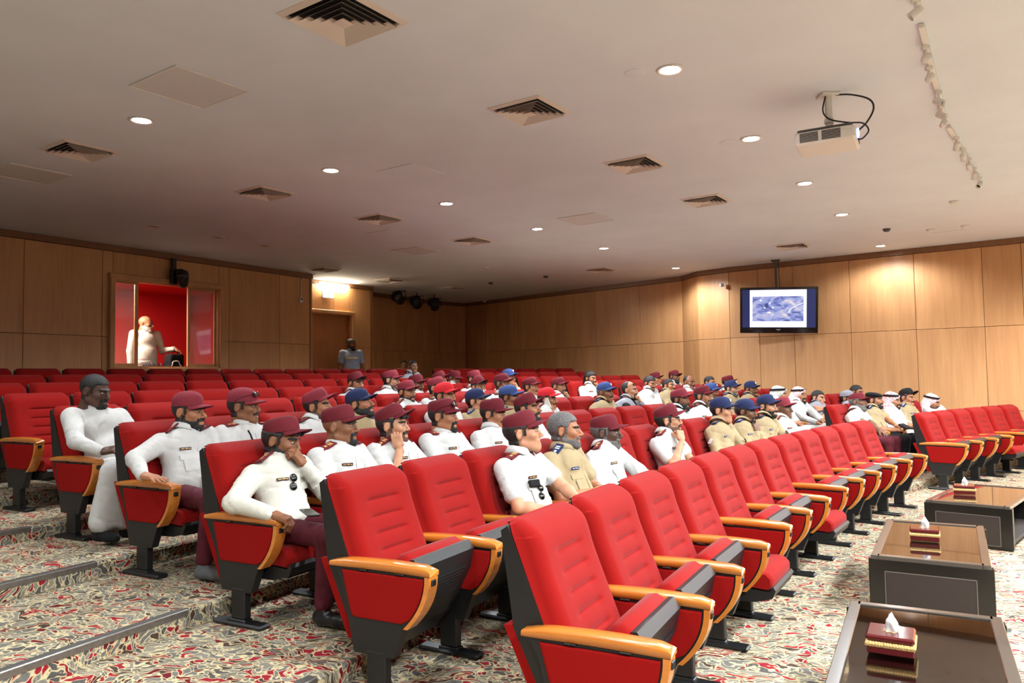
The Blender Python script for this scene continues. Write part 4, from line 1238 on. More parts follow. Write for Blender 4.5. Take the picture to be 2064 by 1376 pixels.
LITS = [((285, 242), 'brightest-looking lit downlight at the far left of the ceiling'), ((667, 343), 'lit downlight above the maroon-capped group, left line second'),
        ((900, 410), 'lit downlight in the middle of the left line, third along'), ((1083, 461), 'lit downlight fourth along the left line'),
        ((1217, 500), 'lit downlight fifth along the left line'), ((1362, 540), 'lit downlight at the far end, close to the wall corner'),
        ((1351, 140), 'largest lit downlight of the right line, above the front row'), ((1514, 279), 'lit downlight left of the hanging projector'),
        ((1622, 369), 'lit downlight below the projector, third of the right line'), ((1697, 432), 'lit downlight fourth of the right line'),
        ((1775, 495), 'lit downlight nearest the right wall, beside the television')]
LPOW = (.9, 1.0, 1.3, 2.1, 3.6, 1.3, .7, .85, 1.0, 1.2, .95)
for (u, lb), pw_ in zip(LITS, LPOW): downlight(on_z(u[0], u[1], ZC), True, lb, pw_)
for (u, lb) in (((310, 456), 'unlit recessed downlight near the control room'), ((533, 495), 'unlit recessed downlight before the far doorway'), ((440, 478), 'unlit recessed downlight between two other unlit ones')):
    downlight(on_z(u[0], u[1], ZC), False, lb)
# lamps of the same lines outside the picture, then an added stage-front fill row
p1 = on_z(285, 242, ZC); p2 = on_z(1351, 140, ZC); step = UH*2.06
for i in (1, 2, 3): downlight(p1-step*i, True, 'lit downlight of the left line behind the viewer, number %s back' % ORD[i-1], .65)
for i in (1, 2, 3): downlight(p2-step*i, True, 'lit downlight of the right line behind the viewer, number %s back' % ORD[i-1], .65)
for i in range(-3, 5): downlight(p2-VH*4.0+step*i, True, 'added unseen fill downlight over the stage front, %s along' % ORD[i+3], FRONT_FILL_K)  # unseen row added and boosted to fill faces and brighten the ceiling

def vent(p, size, label):
    d = empty('air_diffuser', (p.x, p.y, ZC), HALL, label, 'air vent', 'ceiling air diffusers')
    b = MB(); h = size/2
    def ring(r0, r1, z0, z1):
        v = [(s*r0, t*r0, z0) for s, t in ((-1, -1), (1, -1), (1, 1), (-1, 1))]+[(s*r1, t*r1, z1) for s, t in ((-1, -1), (1, -1), (1, 1), (-1, 1))]
        return v, [(i, (i+1) % 4, 4+(i+1) % 4, 4+i) for i in range(4)]
    v, f = ring(h, h*.86, -.004, -.016); b.add(v, f); v, f = ring(h, h, 0, -.004); b.add(v, f); v, f = ring(h*.86, h*.84, -.016, .0); b.add(v, f)
    b.build('outer_frame', M_VENT, d)
    for k in range(5):
        r = h*(.83-.165*k); r2 = max(r-h*.135, .004); q = MB(); v, f = ring(r, r2, -.036, -.004); q.add(v, f); v, f = ring(r-.004, max(r2-.004, .002), -.036, -.004); q.add(v, [g[::-1] for g in f])
        if k == 4: q.add([(s*r, t*r, -.036) for s, t in ((-1, -1), (1, -1), (1, 1), (-1, 1))]+[(0, 0, -.040)], [(0, 1, 4), (1, 2, 4), (2, 3, 4), (3, 0, 4)])
        q.build('louvre', M_VENT, d)
    MB().box((0, 0, -.0025), (size*.86, size*.86, .001)).build('duct_opening', M_VDARK, d)
for u, s_, lb in (((692, 36), .56, 'largest square air diffuser at the top edge, dust-stained'), ((1068, 222), .50, 'square air diffuser in the centre of the ceiling'),
                 ((1280, 330), .50, 'square air diffuser left of the projector'), ((1422, 403), .50, 'square air diffuser beyond the projector, fourth of its line'),
                 ((1597, 495), .50, 'square air diffuser in front of the television'), ((535, 388), .50, 'square air diffuser below the left lit downlights'),
                 ((765, 440), .50, 'square air diffuser left of centre towards the back'), ((952, 484), .50, 'small-looking square air diffuser in the middle towards the back'),
                 ((1210, 543), .50, 'square air diffuser near the far side wall'), ((160, 303), .50, 'square air diffuser at far left below the leftmost lit downlight'),
                 ((910, 580), .50, 'square air diffuser just before the dark alcove'), ((785, 564), .50, 'square air diffuser in front of the far doorway'), ((655, 542), .46, 'square air diffuser above the exit sign')):
    vent(on_z(u[0], u[1], ZC), s_, lb)
def hatch(p, sx, sy, label, m, rim=True):
    d = empty('access_panel', (p.x, p.y, ZC), HALL, label, 'hatch', 'ceiling access panels')
    MB().box((0, 0, -.004), (sx-.03, sy-.03, .006), .001).build('cover', m, d)
    if rim:
        b = MB()
        for s in (-1, 1): b.box((0, s*(sy/2-.008), -.006), (sx, .014, .011), .002); b.box((s*(sx/2-.008), 0, -.006), (.014, sy-.03, .011), .002)
        b.build('frame', M_PLAST, d)
M_HATCH = mat('hatch_paint', (204, 202, 202), rough=.8)
for u, sx, sy, lb, rim in (((383, 177), .60, .62, 'square access panel with dark edges left of the lit downlight', True), ((58, 350), .60, .60, 'square access panel cut by the left picture edge', True),
                      ((1181, 441), .60, .60, 'square access panel in the middle of the ceiling', True), ((838, 505), .60, .60, 'square access panel before the dark alcove', True),
                      ((827, 348), .55, .55, 'flush hatch with faint outline beside the second downlight', False), ((783, 471), .5, .5, 'flush hatch with faint outline left of centre', False), ((1915, 470), .5, .45, 'flush hatch with faint outline by the right wall', False)):
    hatch(on_z(u[0], u[1], ZC), sx, sy, lb, M_HATCH if rim else M_CEIL, rim)
for u, lb in (((1280, 147), 'flush round cover plate beside the largest downlight'), ((1468, 287), 'flush round cover plate beside the projector downlight')):
    p = on_z(u[0], u[1], ZC)
    MB().lathe([(.0005, -.004), (.075, -.004), (.082, -.001), (.082, 0)], 28, Matrix.Translation((p.x, p.y, ZC))).build('cover_plate', M_CEIL, label=lb, cat='cover plate', group='round cover plates')
for u, lb, m in (((983, 537), 'white smoke detector in the middle of the back ceiling', M_PLAST), ((989, 569), 'small dark ceiling sensor before the alcove', M_DGREY), ((1923, 405), 'white smoke detector near the track lights', M_PLAST),
              ((1945, 454), 'white smoke detector near the right wall', M_PLAST), ((1787, 461), 'small dark-ringed ceiling sensor beside the last downlight', M_DGREY), ((1875, 462), 'small white sensor on the ceiling right of the last downlight', M_PLAST), ((1100, 556), 'small flat dark sensor near the far wall', M_DGREY)):
    p = on_z(u[0], u[1], ZC)
    MB().lathe([(.0005, -.045), (.03, -.045), (.05, -.030), (.055, -.012), (.058, 0)], 20, Matrix.Translation((p.x, p.y, ZC))).build('smoke_detector', m, label=lb, cat='detector', group='ceiling detectors')

# ------------------------------------------------------------------ track lights
def track(u0, u1, label):
    a, b = on_z(u0[0], u0[1], ZC-.02), on_z(u1[0], u1[1], ZC-.02); d = (b-a); l = d.length
    bm_ = MB().box((0, 0, 0), (l, .036, .034), .004)
    o = bm_.build('lighting_track', M_PLAST, label=label, cat='track', group='ceiling lighting tracks')
    o.location = ((a.x+b.x)/2, (a.y+b.y)/2, ZC-.018); o.rotation_euler = (0, 0, math.atan2(d.y, d.x))
track((1857, 52), (1903, 238), 'white ceiling lighting track, the nearer one'); track((1912, 256), (1978, 372), 'white ceiling lighting track, the farther one'); track((1836, -60), (1850, 14), 'white ceiling lighting track cut by the top edge')
def spot_head(u, az, tilt, label, big=1.0):
    p = on_z(u[0], u[1], ZC-.10)
    d = empty('track_spotlight', (p.x, p.y, ZC-.035), 0, label, 'spotlight', 'track spotlights')
    MB().box((0, 0, -.012), (.05, .03, .03), .004).tube([(0, 0, -.02), (0, 0, -.075)], .009, 8).build('stem', M_PLAST, d)
    Mx = Matrix.Translation((0, 0, -.085)) @ Matrix.Rotation(az, 4, 'Z') @ Matrix.Rotation(tilt, 4, 'Y') @ Matrix.Scale(.72, 4)
    MB().lathe([(.012, .055), (.030, .052), (.036, .030), (.037, -.050), (.040, -.055), (.034, -.055), (.030, -.020), (.005, -.018)], 18, Mx).build('lamp_body', M_PLAST, d)
    MB().lathe([(.0005, -.030), (.030, -.030), (.030, -.026), (.0005, -.026)], 16, Mx).build('reflector', M_VDARK if big == 1 else M_STEEL, d)
for i, (u, az, ti) in enumerate((((1866, 112), .8, -2.2), ((1873, 152), .8, -2.2), ((1892, 200), 2.2, 1.0), ((1897, 228), 2.3, 1.0), ((1901, 246), .8, -2.2), ((1928, 290), -1.9, .8), ((1941, 312), -2.3, 1.0), ((1953, 331), -2.3, 1.0), ((1964, 350), -1.9, .8), ((1974, 368), .4, .8))):
    spot_head(u, az, ti, 'white track spotlight, %s from the top edge' % ORD[i+1])
spot_head((1846, 18), -.4, .9, 'white ring-faced track spotlight, first at the top edge', 1.2)

# ------------------------------------------------------------------ projector
pm = on_z(1669, 190, ZC)
proj = empty('projector', (pm.x, pm.y, ZC), 0, 'white ceiling projector with black cables on a short pole', 'projector')
pdir = (on_z(1730, 265, ZC-.5)-on_z(1610, 285, ZC-.5)); pa = math.atan2(pdir.y, pdir.x)
pb = MB().box((0, 0, -.01), (.14, .14, .02), .004); pb.tube([(0, 0, -.01), (0, 0, -.27)], .028, 14); pb.tube([(0, 0, -.20), (0, 0, -.235)], .036, 14); pb.build('ceiling_mount', M_PLAST, proj)
Rz = Matrix.Rotation(pa+.02, 4, 'Z') @ Matrix.Rotation(-.05, 4, 'X'); PM = Matrix.Translation((-.02, .0, -.38)) @ Rz
def tb(b, M4): b.v = [tuple(M4 @ Vector(p)) for p in b.v]; return b
body = MB().box((0, 0, 0), (.44, .34, .105), .016); tb(body, PM).build('housing', M_PLAST, proj)
top = MB().box((0, .0, .062), (.40, .30, .03), .010); tb(top, PM).build('top_cover', M_DGREY, proj)
for k in range(2):
    g = MB()
    for i in range(8): g.box((-.11+.16*k, -.171, .034-.0095*i), (.135, .004, .0045), 0)
    tb(g, PM).build('vent_grille', M_VDARK, proj)
ln = MB().lathe([(.001, .0), (.036, .0), (.040, .010), (.030, .014), (.001, .010)], 20, Matrix.Translation((.222, -.06, .012)) @ Matrix.Rotation(PI/2, 4, 'Y'))
tb(ln, PM).build('lens', mat('projector_lens', (120, 130, 255), rough=.05, emit=(130, 150, 255), estr=3.0), proj)
rc_ = MB().box((.1995, .05, .012), (.05, .12, .075), .005); tb(rc_, PM).build('terminal_cover', M_DGREY, proj)
def smooth(pts, k=6):
    pts = [Vector(p) for p in pts]; P_ = [pts[0]]+pts+[pts[-1]]; out = []
    for i in range(1, len(P_)-2):
        a, b, c, d = P_[i-1], P_[i], P_[i+1], P_[i+2]
        for j in range(k):
            t = j/k; out.append(.5*((2*b)+(c-a)*t+(2*a-5*b+4*c-d)*t*t+(3*b-a-3*c+d)*t**3))
    return out+[pts[-1]]
cb = MB(); cb.tube([PM @ Vector(p) for p in smooth(((.05, 0, .37), (.18, -.02, .34), (.31, -.04, .27), (.34, -.04, .19), (.29, -.02, .10), (.22, .02, .055)))], .007, 8)
cb.tube([PM @ Vector(p) for p in smooth(((.0, -.03, .36), (-.02, -.04, .24), (.03, -.05, .16), (.16, -.05, .11), (.26, -.04, .09), (.30, -.03, .03), (.26, -.02, -.02), (.225, 0, -.02)))], .006, 8)
cb.build('cable', M_BLK, proj)

# ------------------------------------------------------------------ television under the ceiling
sTV = along(SIDE, 1568, 640); pw, uw = PSIDE(sTV); nw = Vector((uw.y, -uw.x, 0))
tvc = on_plane(1569, 625, (pw+nw*.42)[:2], (pw+nw*.42+uw)[:2])
wl = on_plane(1492, 624, (pw+nw*.42)[:2], (pw+nw*.42+uw)[:2]); wr = on_plane(1646, 625, (pw+nw*.42)[:2], (pw+nw*.42+uw)[:2])
tv = empty('television', tvc, math.radians(-22), 'large flat television showing a map slide, hung from the ceiling', 'television')
tw = (on_dist(1647, 625, tvc.y)-on_dist(1491.5, 624, tvc.y)).length*.955; th_ = tw*.625
TM = Matrix.Rotation(math.radians(9), 4, 'X') @ Matrix.Rotation(math.radians(2.3), 4, 'Y')
tb(MB().box((0, .035, 0), (tw, .07, th_), .012), TM).build('casing', M_BLKG, tv)
bz = MB(); bz.box((0, -.004, th_/2-.022), (tw, .014, .044), .004); bz.box((0, -.004, -th_/2+.055), (tw, .014, .11), .004)
for s in (-1, 1): bz.box((s*(tw/2-.022), -.004, .03), (.044, .014, th_-.15), .004)
tb(bz, TM).build('bezel', M_BLKG, tv)
def screen_mat():
    m = bpy.data.materials.new('screen_picture'); m.use_nodes = True; nt = m.node_tree; bs = nt.nodes['Principled BSDF']; N = nt.nodes.new; L = nt.links.new
    tc = N('ShaderNodeTexCoord'); n = N('ShaderNodeTexNoise'); n.inputs['Scale'].default_value = 4.2; n.inputs['Detail'].default_value = 7; n.inputs['Distortion'].default_value = 1.2
    mp = N('ShaderNodeMapping'); mp.inputs['Rotation'].default_value = (0, .7, 0); mp.inputs['Scale'].default_value = (1, 1, 2.0); L(tc.outputs['Object'], mp.inputs[0]); L(mp.outputs[0], n.inputs['Vector'])
    r = N('ShaderNodeValToRGB'); e = r.color_ramp.elements; e[0].position = .33; e[0].color = lin((52, 62, 118)); e[1].position = .72; e[1].color = lin((222, 208, 206))
    for p, c in ((.44, (112, 124, 186)), (.52, (150, 158, 208)), (.60, (178, 176, 204))): q = e.new(p); q.color = lin(c)
    L(n.outputs[0], r.inputs[0]); L(r.outputs[0], bs.inputs['Emission Color']); bs.inputs['Emission Strength'].default_value = 1.0
    bs.inputs['Base Color'].default_value = (.02, .02, .02, 1); bs.inputs['Roughness'].default_value = .3
    return m
iw = tw-.088; ih = th_-.155
tb(MB().box((0, -.006, .033), (iw, .006, ih)), TM).build('screen_surround', mat('screen_blue', (20, 24, 50), rough=.3, emit=(38, 46, 92), estr=.8), tv)
tb(MB().box((-.01, -.0105, .033), (iw*.775, .003, ih*.985)), TM).build('slide', mat('screen_white', (200, 205, 215), emit=(246, 250, 255), estr=1.15), tv)
tb(MB().box((-.012, -.0125, .028), (iw*.70, .002, ih*.66)), TM).build('map_picture', screen_mat(), tv)
sm = MB(); sm.tube([(iw*.13, -.015, -.05), (iw*.17, -.015, .03), (iw*.25, -.015, .09), (iw*.335, -.015, .14)], .007, 4, smooth=False)
for x_, z_, w_, h_ in ((-.10, .02, .035, .022), (-.17, -.07, .05, .02), (-.25, .02, .03, .02), (-.32, .16, .03, .03), (-.16, .11, .02, .03)): sm.box((x_, -.0145, z_+.03), (w_, .002, h_))
tb(sm, TM).build('map_marks', bpy.data.materials['screen_white'], tv)
rm_ = MB().box((-.13, -.0145, .0), (.012, .002, .03)); tb(rm_, TM).build('map_marker', mat('screen_red', (150, 30, 30), emit=(190, 50, 40), estr=.8), tv)
tt = MB()
for i, w_ in enumerate((.03, .018, .025, .014, .02)): tt.box((-.06+.027*i, -.0125, .033+ih*.385), (w_*.8, .002, .007))
tb(tt, TM).build('slide_title', mat('screen_text', (60, 60, 70), emit=(90, 90, 105), estr=.6), tv)
lg = MB().box((0, -.012, -th_/2+.07), (.075, .002, .010)).box((0, -.012, -th_/2+.045), (.012, .002, .008)); tb(lg, TM).build('logo', M_SILVER, tv)
top_z = ZC-tvc.z
MB().tube([(-.03, .12, .1), (-.03, .12, top_z)], .022, 12).box((-.03, .12, top_z-.01), (.16, .16, .02), .004).box((-.03, .09, .05), (.3, .06, .3), .008).build('ceiling_pole', M_DGREY, tv)
MB().tube([(.02, .14, top_z-.02), (.03, .15, .45), (.08, .13, .3), (.09, .1, .2)], .007, 6).build('cable', M_BLK, tv)
MB().box((0, .0, 0), (.62, .004, .09)).build('ceiling_plate', M_PLAST, tv).matrix_local = Matrix.Translation((0, .12, top_z-.003)) @ Matrix.Rotation(PI/2, 4, 'X')

# ------------------------------------------------------------------ fluorescent tube, exit sign, wall bits
def dplane(px, py, off=0.0):
    p = on_plane(px, py, DOORW[0], DOORW[1]); return p+nD*off
f0, f1 = dplane(640, 571, .05), dplane(701, 581, .05)
fl = empty('fluorescent_lamp', f0, math.atan2(uD.y, uD.x), 'bright fluorescent batten lamp above the exit sign', 'lamp')
flen = (f1-f0).length
MB().box((flen/2, .03, .02), (flen, .05, .05), .006).build('housing', M_PLAST, fl)
MB().tube([(.02, -.012, -.012), (flen-.02, -.012, -.012)], .016, 12).build('tube', mat('tube_glow', (255, 255, 255), emit=(255, 238, 205), estr=230.0), fl)
ex = dplane(658, 593, .045)
es = empty('exit_sign', ex, math.atan2(uD.y, uD.x), 'small lit green and white exit sign under the lamp', 'sign')
MB().box((0, 0, 0), (.34, .03, .19), .006).build('case', M_PLAST, es)
MB().box((0, -.017, 0), (.31, .003, .155)).build('sign_face', mat('sign_white', (235, 245, 240), emit=(225, 245, 238), estr=1.6), es)
cv = bpy.data.curves.new('exit_text', 'FONT'); cv.body = 'EXIT'; cv.size = .12; cv.align_x = 'CENTER'; cv.align_y = 'CENTER'; cv.extrude = .001
dg = bpy.context.evaluated_depsgraph_get(); to = bpy.data.objects.new('t', cv); COL.objects.link(to); bpy.context.view_layer.update()
tme = bpy.data.meshes.new_from_object(to.evaluated_get(bpy.context.evaluated_depsgraph_get())); bpy.data.objects.remove(to)
tme.materials.clear(); tme.materials.append(mat('sign_green', (120, 200, 165), emit=(150, 225, 195), estr=1.3))
to = link('lettering', tme, es); to.matrix_local = Matrix.Translation((0, -.020, 0)) @ Matrix.Rotation(PI/2, 4, 'X')
# three stage lamps by the alcove
for i, (u, lb) in enumerate((((805, 603), 'black stage lamp hanging by the dark alcove, leftmost of three'), ((840, 612), 'black stage lamp hanging by the dark alcove, middle of three'), ((876, 616), 'black stage lamp hanging by the dark alcove, rightmost of three'))):
    q = on_dist(u[0], u[1], 18.6+.5*i); d = empty('stage_lamp', (q.x, q.y, q.z), -.35+.2*i, lb, 'stage lamp', 'stage lamps by the alcove')
    Mx = Matrix.Rotation(-.5, 4, 'X') @ Matrix.Rotation(PI/2, 4, 'X')
    MB().lathe([(.02, -.14), (.08, -.13), (.115, -.08), (.125, .12), (.150, .13), (.150, .16), (.13, .16), (.12, .13), (.02, .12)], 22, Mx).build('lamp_body', M_BLK, d)
    MB().lathe([(.0005, .135), (.118, .135), (.118, .14), (.0005, .14)], 20, Mx).build('lens', M_DGREY, d)
    hz = ZC-q.z
    MB().tube([(-.16, 0, -.02), (-.17, 0, .19), (.17, 0, .19), (.16, 0, -.02)], .012, 6).tube([(0, 0, .19), (0, 0, hz)], .014, 6).build('yoke', M_BLK, d)
# cable duct and thermostat on the back wall
def bplane(px, py, off=0.0): return on_plane(px, py, a_, b_)+nB*off
tp = bplane(606, 604, .012)
ts = empty('thermostat', tp, math.atan2(uB.y, uB.x), 'small white thermostat with conduit on the back wall', 'thermostat')
MB().box((0, 0, 0), (.085, .03, .115), .006).build('case', M_PLAST, ts); MB().box((0, -.016, .015), (.05, .004, .04)).build('display', M_DGREY, ts)
ph = ZTOP-tp.z; MB().tube([(0, 0, .05), (0, 0, ph-.12), (.02, 0, ph-.04), (.07, 0, ph)], .010, 8).build('conduit', M_PLAST, ts)
for u, lb, off in (((632, 551), 'small white sensor at the top corner of the back wall', .02),):
    q = bplane(u[0], u[1], .03); MB().box(q, (.05, .05, .06), .006).build('wall_sensor', M_PLAST, label=lb, cat='sensor')
q = on_plane(1458, 575, SIDE[3], SIDE[4])+Vector((-.05, -.06, 0)); MB().box(q, (.07, .07, .07), .008).build('wall_sensor', M_PLAST, label='small white box sensor on the side wall left of the television', cat='sensor')
q = on_plane(980, 606, SIDE[0], SIDE[1])+Vector((-.04, -.04, 0)); MB().box(q, (.09, .09, .09), .01).build('wall_sensor', M_PLAST, label='tiny white sensor high on the far side wall', cat='sensor')
# hanging black camera in front of the control room
cp = bplane(344, 520, .10); cq = bplane(352, 560, .22)
hc_ = empty('ceiling_camera', (cq.x, cq.y, cq.z), math.atan2(uB.y, uB.x), 'black dome camera on a bracket over the control room window', 'camera')
MB().box((-.06, .16, .14), (.08, .05, .36), .006).tube([(-.06, .15, .12), (0, 0, .12), (0, 0, .06)], .018, 8).box((-.09, .13, 0), (.10, .07, .26), .01).build('bracket', M_BLK, hc_)
MB().lathe([(.001, .11), (.06, .11), (.085, .085), (.095, .03), (.095, -.02), (.088, -.09), (.075, -.15), (.045, -.185), (.001, -.19)], 22).build('housing', M_BLK, hc_)
MB().lathe([(.096, .025), (.099, .025), (.099, -.005), (.096, -.005)], 22).build('band', M_DGREY, hc_)
MB().lathe([(.001, 0), (.035, 0), (.04, .012), (.001, .012)], 16, Matrix.Translation((0, -.088, -.075)) @ Matrix.Rotation(PI/2, 4, 'X')).build('lens', M_BLKG, hc_)

# ------------------------------------------------------------------ coffee tables with tissue boxes
M_TWOOD = wood_mat('wood_table_dark', (13, 10, 9), (19, 15, 12), rough=.3, axis=(3, 30, 30), coat=.2); M_TPANEL = mat('leather_brown', (40, 30, 24), rough=.55, bump=.2, bscale=300)
M_TFRAME = mat('table_rim', (74, 67, 60), rough=.2, spec=.6, coat=.5); M_TRIM = mat('trim_metal_line', (120, 112, 104), rough=.4, metal=.6)
M_TGLASS = mat('table_glass', (30, 22, 16), rough=.03, spec=1.0, coat=1.0)
M_TGLASSC = mat('table_glass_clear', (205, 200, 192), rough=.02, trans=1.0, spec=.8)
def table(front_l, front_r, length, ht, label, clear):
    a = on_z(front_l[0], front_l[1], ht); b = on_z(front_r[0], front_r[1], ht); u = (b-a); w = .68; u.normalize()
    v = Vector((-u.y, u.x, 0)); c = a+u*(w/2)+v*(length/2)
    t = empty('coffee_table', (c.x, c.y, 0), math.atan2(u.y, u.x), label, 'table', 'dark coffee tables')
    for s in (-1, 1):
        e = empty('end_panel'); e.parent = t
        p = MB(); y = s*(length/2-.03)
        p.box((0, y, ht/2-.005), (w, .06, ht-.03), .004); q = p.build('end_panel', M_TWOOD, t); bpy.data.objects.remove(e)
        MB().box((0, y+s*.031, ht/2-.03), (w-.19, .006, ht-.13), .002).build('inset', M_TPANEL, q)
        tr = MB()
        for zz in (ht-.095+.0, .035): tr.box((0, y+s*.032, zz), (w-.185, .007, .005))
        for xx in (-1, 1): tr.box((xx*(w/2-.093), y+s*.032, ht/2-.03), (.005, .007, ht-.13))
        tr.build('trim', M_TRIM, q)
    f = MB()
    for s in (-1, 1): f.box((s*(w/2-.04), 0, ht-.015), (.05, length, .03), .003); f.box((0, s*(length/2-.025), ht-.015), (w-.10, .05, .03), .003)
    f.build('top_frame', M_TFRAME, t)
    MB().box((0, 0, ht-.012), (w-.098, length-.098, .010), .001).build('glass_top', M_TGLASSC if clear else M_TGLASS, t)
    MB().box((0, 0, .06), (w-.02, length-.12, .03), .003).build('lower_shelf', M_TPANEL, t)
    MB().box((0, 0, .022), (w-.10, length-.02, .044), .003).build('plinth', M_TWOOD, t)
    return t, c, u, v
TH_ = .38
t1 = on_z(1708, 1208, TH_); t1r = on_z(2030, 1245, TH_); uu = (t1r-t1).normalized(); vv_ = Vector((-uu.y, uu.x, 0)); q0 = t1-vv_*1.36
def px_of(p):
    d = np.array([p.x, p.y, p.z-EYE]); z = d@CAM_W; return (IW/2+FPX*(d@CAM_R)/z, IH/2-FPX*(d@CAM_U)/z)
T1 = table(px_of(q0), px_of(q0+uu*.68), 1.36, TH_, 'nearest dark coffee table with see-through glass top, cut by picture corner', True)
T2 = table((1750, 1117), (2005, 1141), 1.36, TH_, 'middle dark coffee table with mirror-like brown top', False)
T3 = table((1862, 1006), (2043, 1022), 1.36, TH_, 'farthest dark coffee table, cut by the right picture edge', False)
M_TBOX = mat('tissue_box_lacquer', (84, 24, 26), rough=.12, coat=.8); M_ROPE = mat('rope_gold', (206, 166, 104), rough=.6, metal=.15, noise=.35, nscale=120, bump=1.0, bscale=160)
def tissue_box(px, py, rz, label, k=1.0):
    p = on_z(px, py, TH_+.003); t = empty('tissue_box', p, rz, label, 'tissue box', 'maroon tissue boxes'); w, d = .175, .170
    MB().box((0, 0, .014), (w, d, .028), .004).build('box_body', M_TBOX, t)
    def rope(z, r, ex):
        b = MB()
        cs = [(-w/2-ex, -d/2-ex), (w/2+ex, -d/2-ex), (w/2+ex, d/2+ex), (-w/2-ex, d/2+ex)]
        for i in range(4):
            a, c = cs[i], cs[(i+1) % 4]
            for j in range(16): tt_ = j/16; b.box((a[0]+(c[0]-a[0])*tt_, a[1]+(c[1]-a[1])*tt_, z), (r*1.4, r*1.4, r*2.0), r*.6, Matrix.Rotation(.7, 3, 'Z') @ Matrix.Rotation(.5, 3, 'X'))
        return b
    rope(.038, .014, -.002).build('rope_trim', M_ROPE, t)
    MB().box((0, 0, .040), (w-.01, d-.01, .03), .004).build('inner_box', M_TBOX, t)
    MB().box((0, 0, .064), (w+.006, d+.006, .024), .007).build('lid', M_TBOX, t)
    s = MB(); n = 16
    s.add([(math.cos(2*PI*i/n)*(.038 if i % 2 else .024), math.sin(2*PI*i/n)*(.038 if i % 2 else .024), .0772) for i in range(n)]+[(0, 0, .081)], [(i, (i+1) % n, n) for i in range(n)]); s.build('rosette', M_ROPE, t)
    f = Field(.006); f.cap((0, 0, .072), (.004, 0, .112), .024, .020, k=.01); f.cap((.004, 0, .112), (.008, .003, .155), .020, .004, k=.01); f.ell((.014, -.006, .097), (.014, .02, .022), k=.01)
    vv, qq = f.mesh(lambda x, y, z: .004*np.sin(x*180+z*60)*np.sin(y*190+z*30)); link('tissue', np_mesh('tissue', vv, qq, M_WHITE), t)
tissue_box(1797, 1308, math.atan2(uu.y, uu.x)-.02, 'maroon tissue box with gold trim on the nearest coffee table')
tissue_box(1864, 1085, math.atan2(uu.y, uu.x)+.0, 'maroon tissue box with gold trim on the middle coffee table')
tissue_box(1944, 993, math.atan2(uu.y, uu.x)-.02, 'maroon tissue box with gold trim on the farthest coffee table')

# ------------------------------------------------------------------ control room contents
bk = on_plane(351, 722, (booth_pt(0, .45, 0))[:2], (booth_pt(1, .45, 0))[:2])
ct = MB().box((cm_, .55, WZ0-.06), (cl-.3, .75, .05), .004); oriented('control_desk', ct, M_DGREY, None, wc, uB, 0); tag(bpy.data.objects['control_desk'], 'dark control desk behind the window sill', 'desk')
bag = empty('equipment_bag', (bk.x, bk.y, WZ0-.035), math.atan2(uB.y, uB.x), 'black equipment bag on the control room desk', 'bag')
f = Field(.012); f.bx((0, 0, .15), (.10, .07, .10), .035, k=.02); vv, qq = f.mesh(lambda x, y, z: .006*np.sin(x*50)*np.sin(z*45)); link('bag_body', np_mesh('bag_body', vv, qq, M_BLACK), bag)
MB().tube([(-.07, 0, .27), (-.05, -.01, .33), (.05, -.01, .33), (.07, 0, .27)], .010, 6).build('handle', M_BLACK, bag)
cc = on_plane(355, 735, (booth_pt(0, .30, 0))[:2], (booth_pt(1, .30, 0))[:2])
rg = MB().tube([(.085*math.cos(2*PI*i/24), .02*math.sin(i), .075*math.sin(2*PI*i/24)+.08) for i in range(25)], .008, 6).tube([(-.08, 0, .02), (-.16, .02, .015), (-.24, 0, .02)], .008, 6)
o = rg.build('coiled_cable', M_CREAM, label='cream cable coil in front of the black bag', cat='cable'); o.location = (cc.x, cc.y, WZ0-.03); o.rotation_euler = (0, 0, math.atan2(uB.y, uB.x))
mxp = on_plane(310, 735, (booth_pt(0, .32, 0))[:2], (booth_pt(1, .32, 0))[:2])
mx_ = empty('audio_mixer', (mxp.x, mxp.y, WZ0-.03), math.atan2(uB.y, uB.x), 'small audio mixer with tangled plugs on the control desk', 'mixer')
MB().box((0, .05, .03), (.42, .26, .05), .006).build('case', M_BLK, mx_)
kb = MB()
for i in range(9): kb.tube([(-.18+.045*i, .0, .05), (-.18+.045*i, -.01+.02*math.sin(i*3), .09+.04*abs(math.sin(i*1.7))), (-.16+.045*i, .05, .07)], .007, 6)
kb.build('plugs', M_BLK, mx_)
bl = bpy.data.lights.new('booth_lamp', 'AREA'); bl.energy = BOOTH_W; bl.size = .5; bl.color = (1, .86, .74)
bo = empty('booth_ceiling_lamp', booth_pt(-.95, .75, 3.28), 0, 'warm ceiling lamp inside the control room', 'lamp')
MB().lathe([(.001, 0), (.10, 0), (.11, .015), (.001, .02)], 20).build('shade', M_PLAST, bo)
b2 = bpy.data.objects.new('bulb', bl); COL.objects.link(b2); b2.parent = bo; b2.location = (0, 0, -.04)
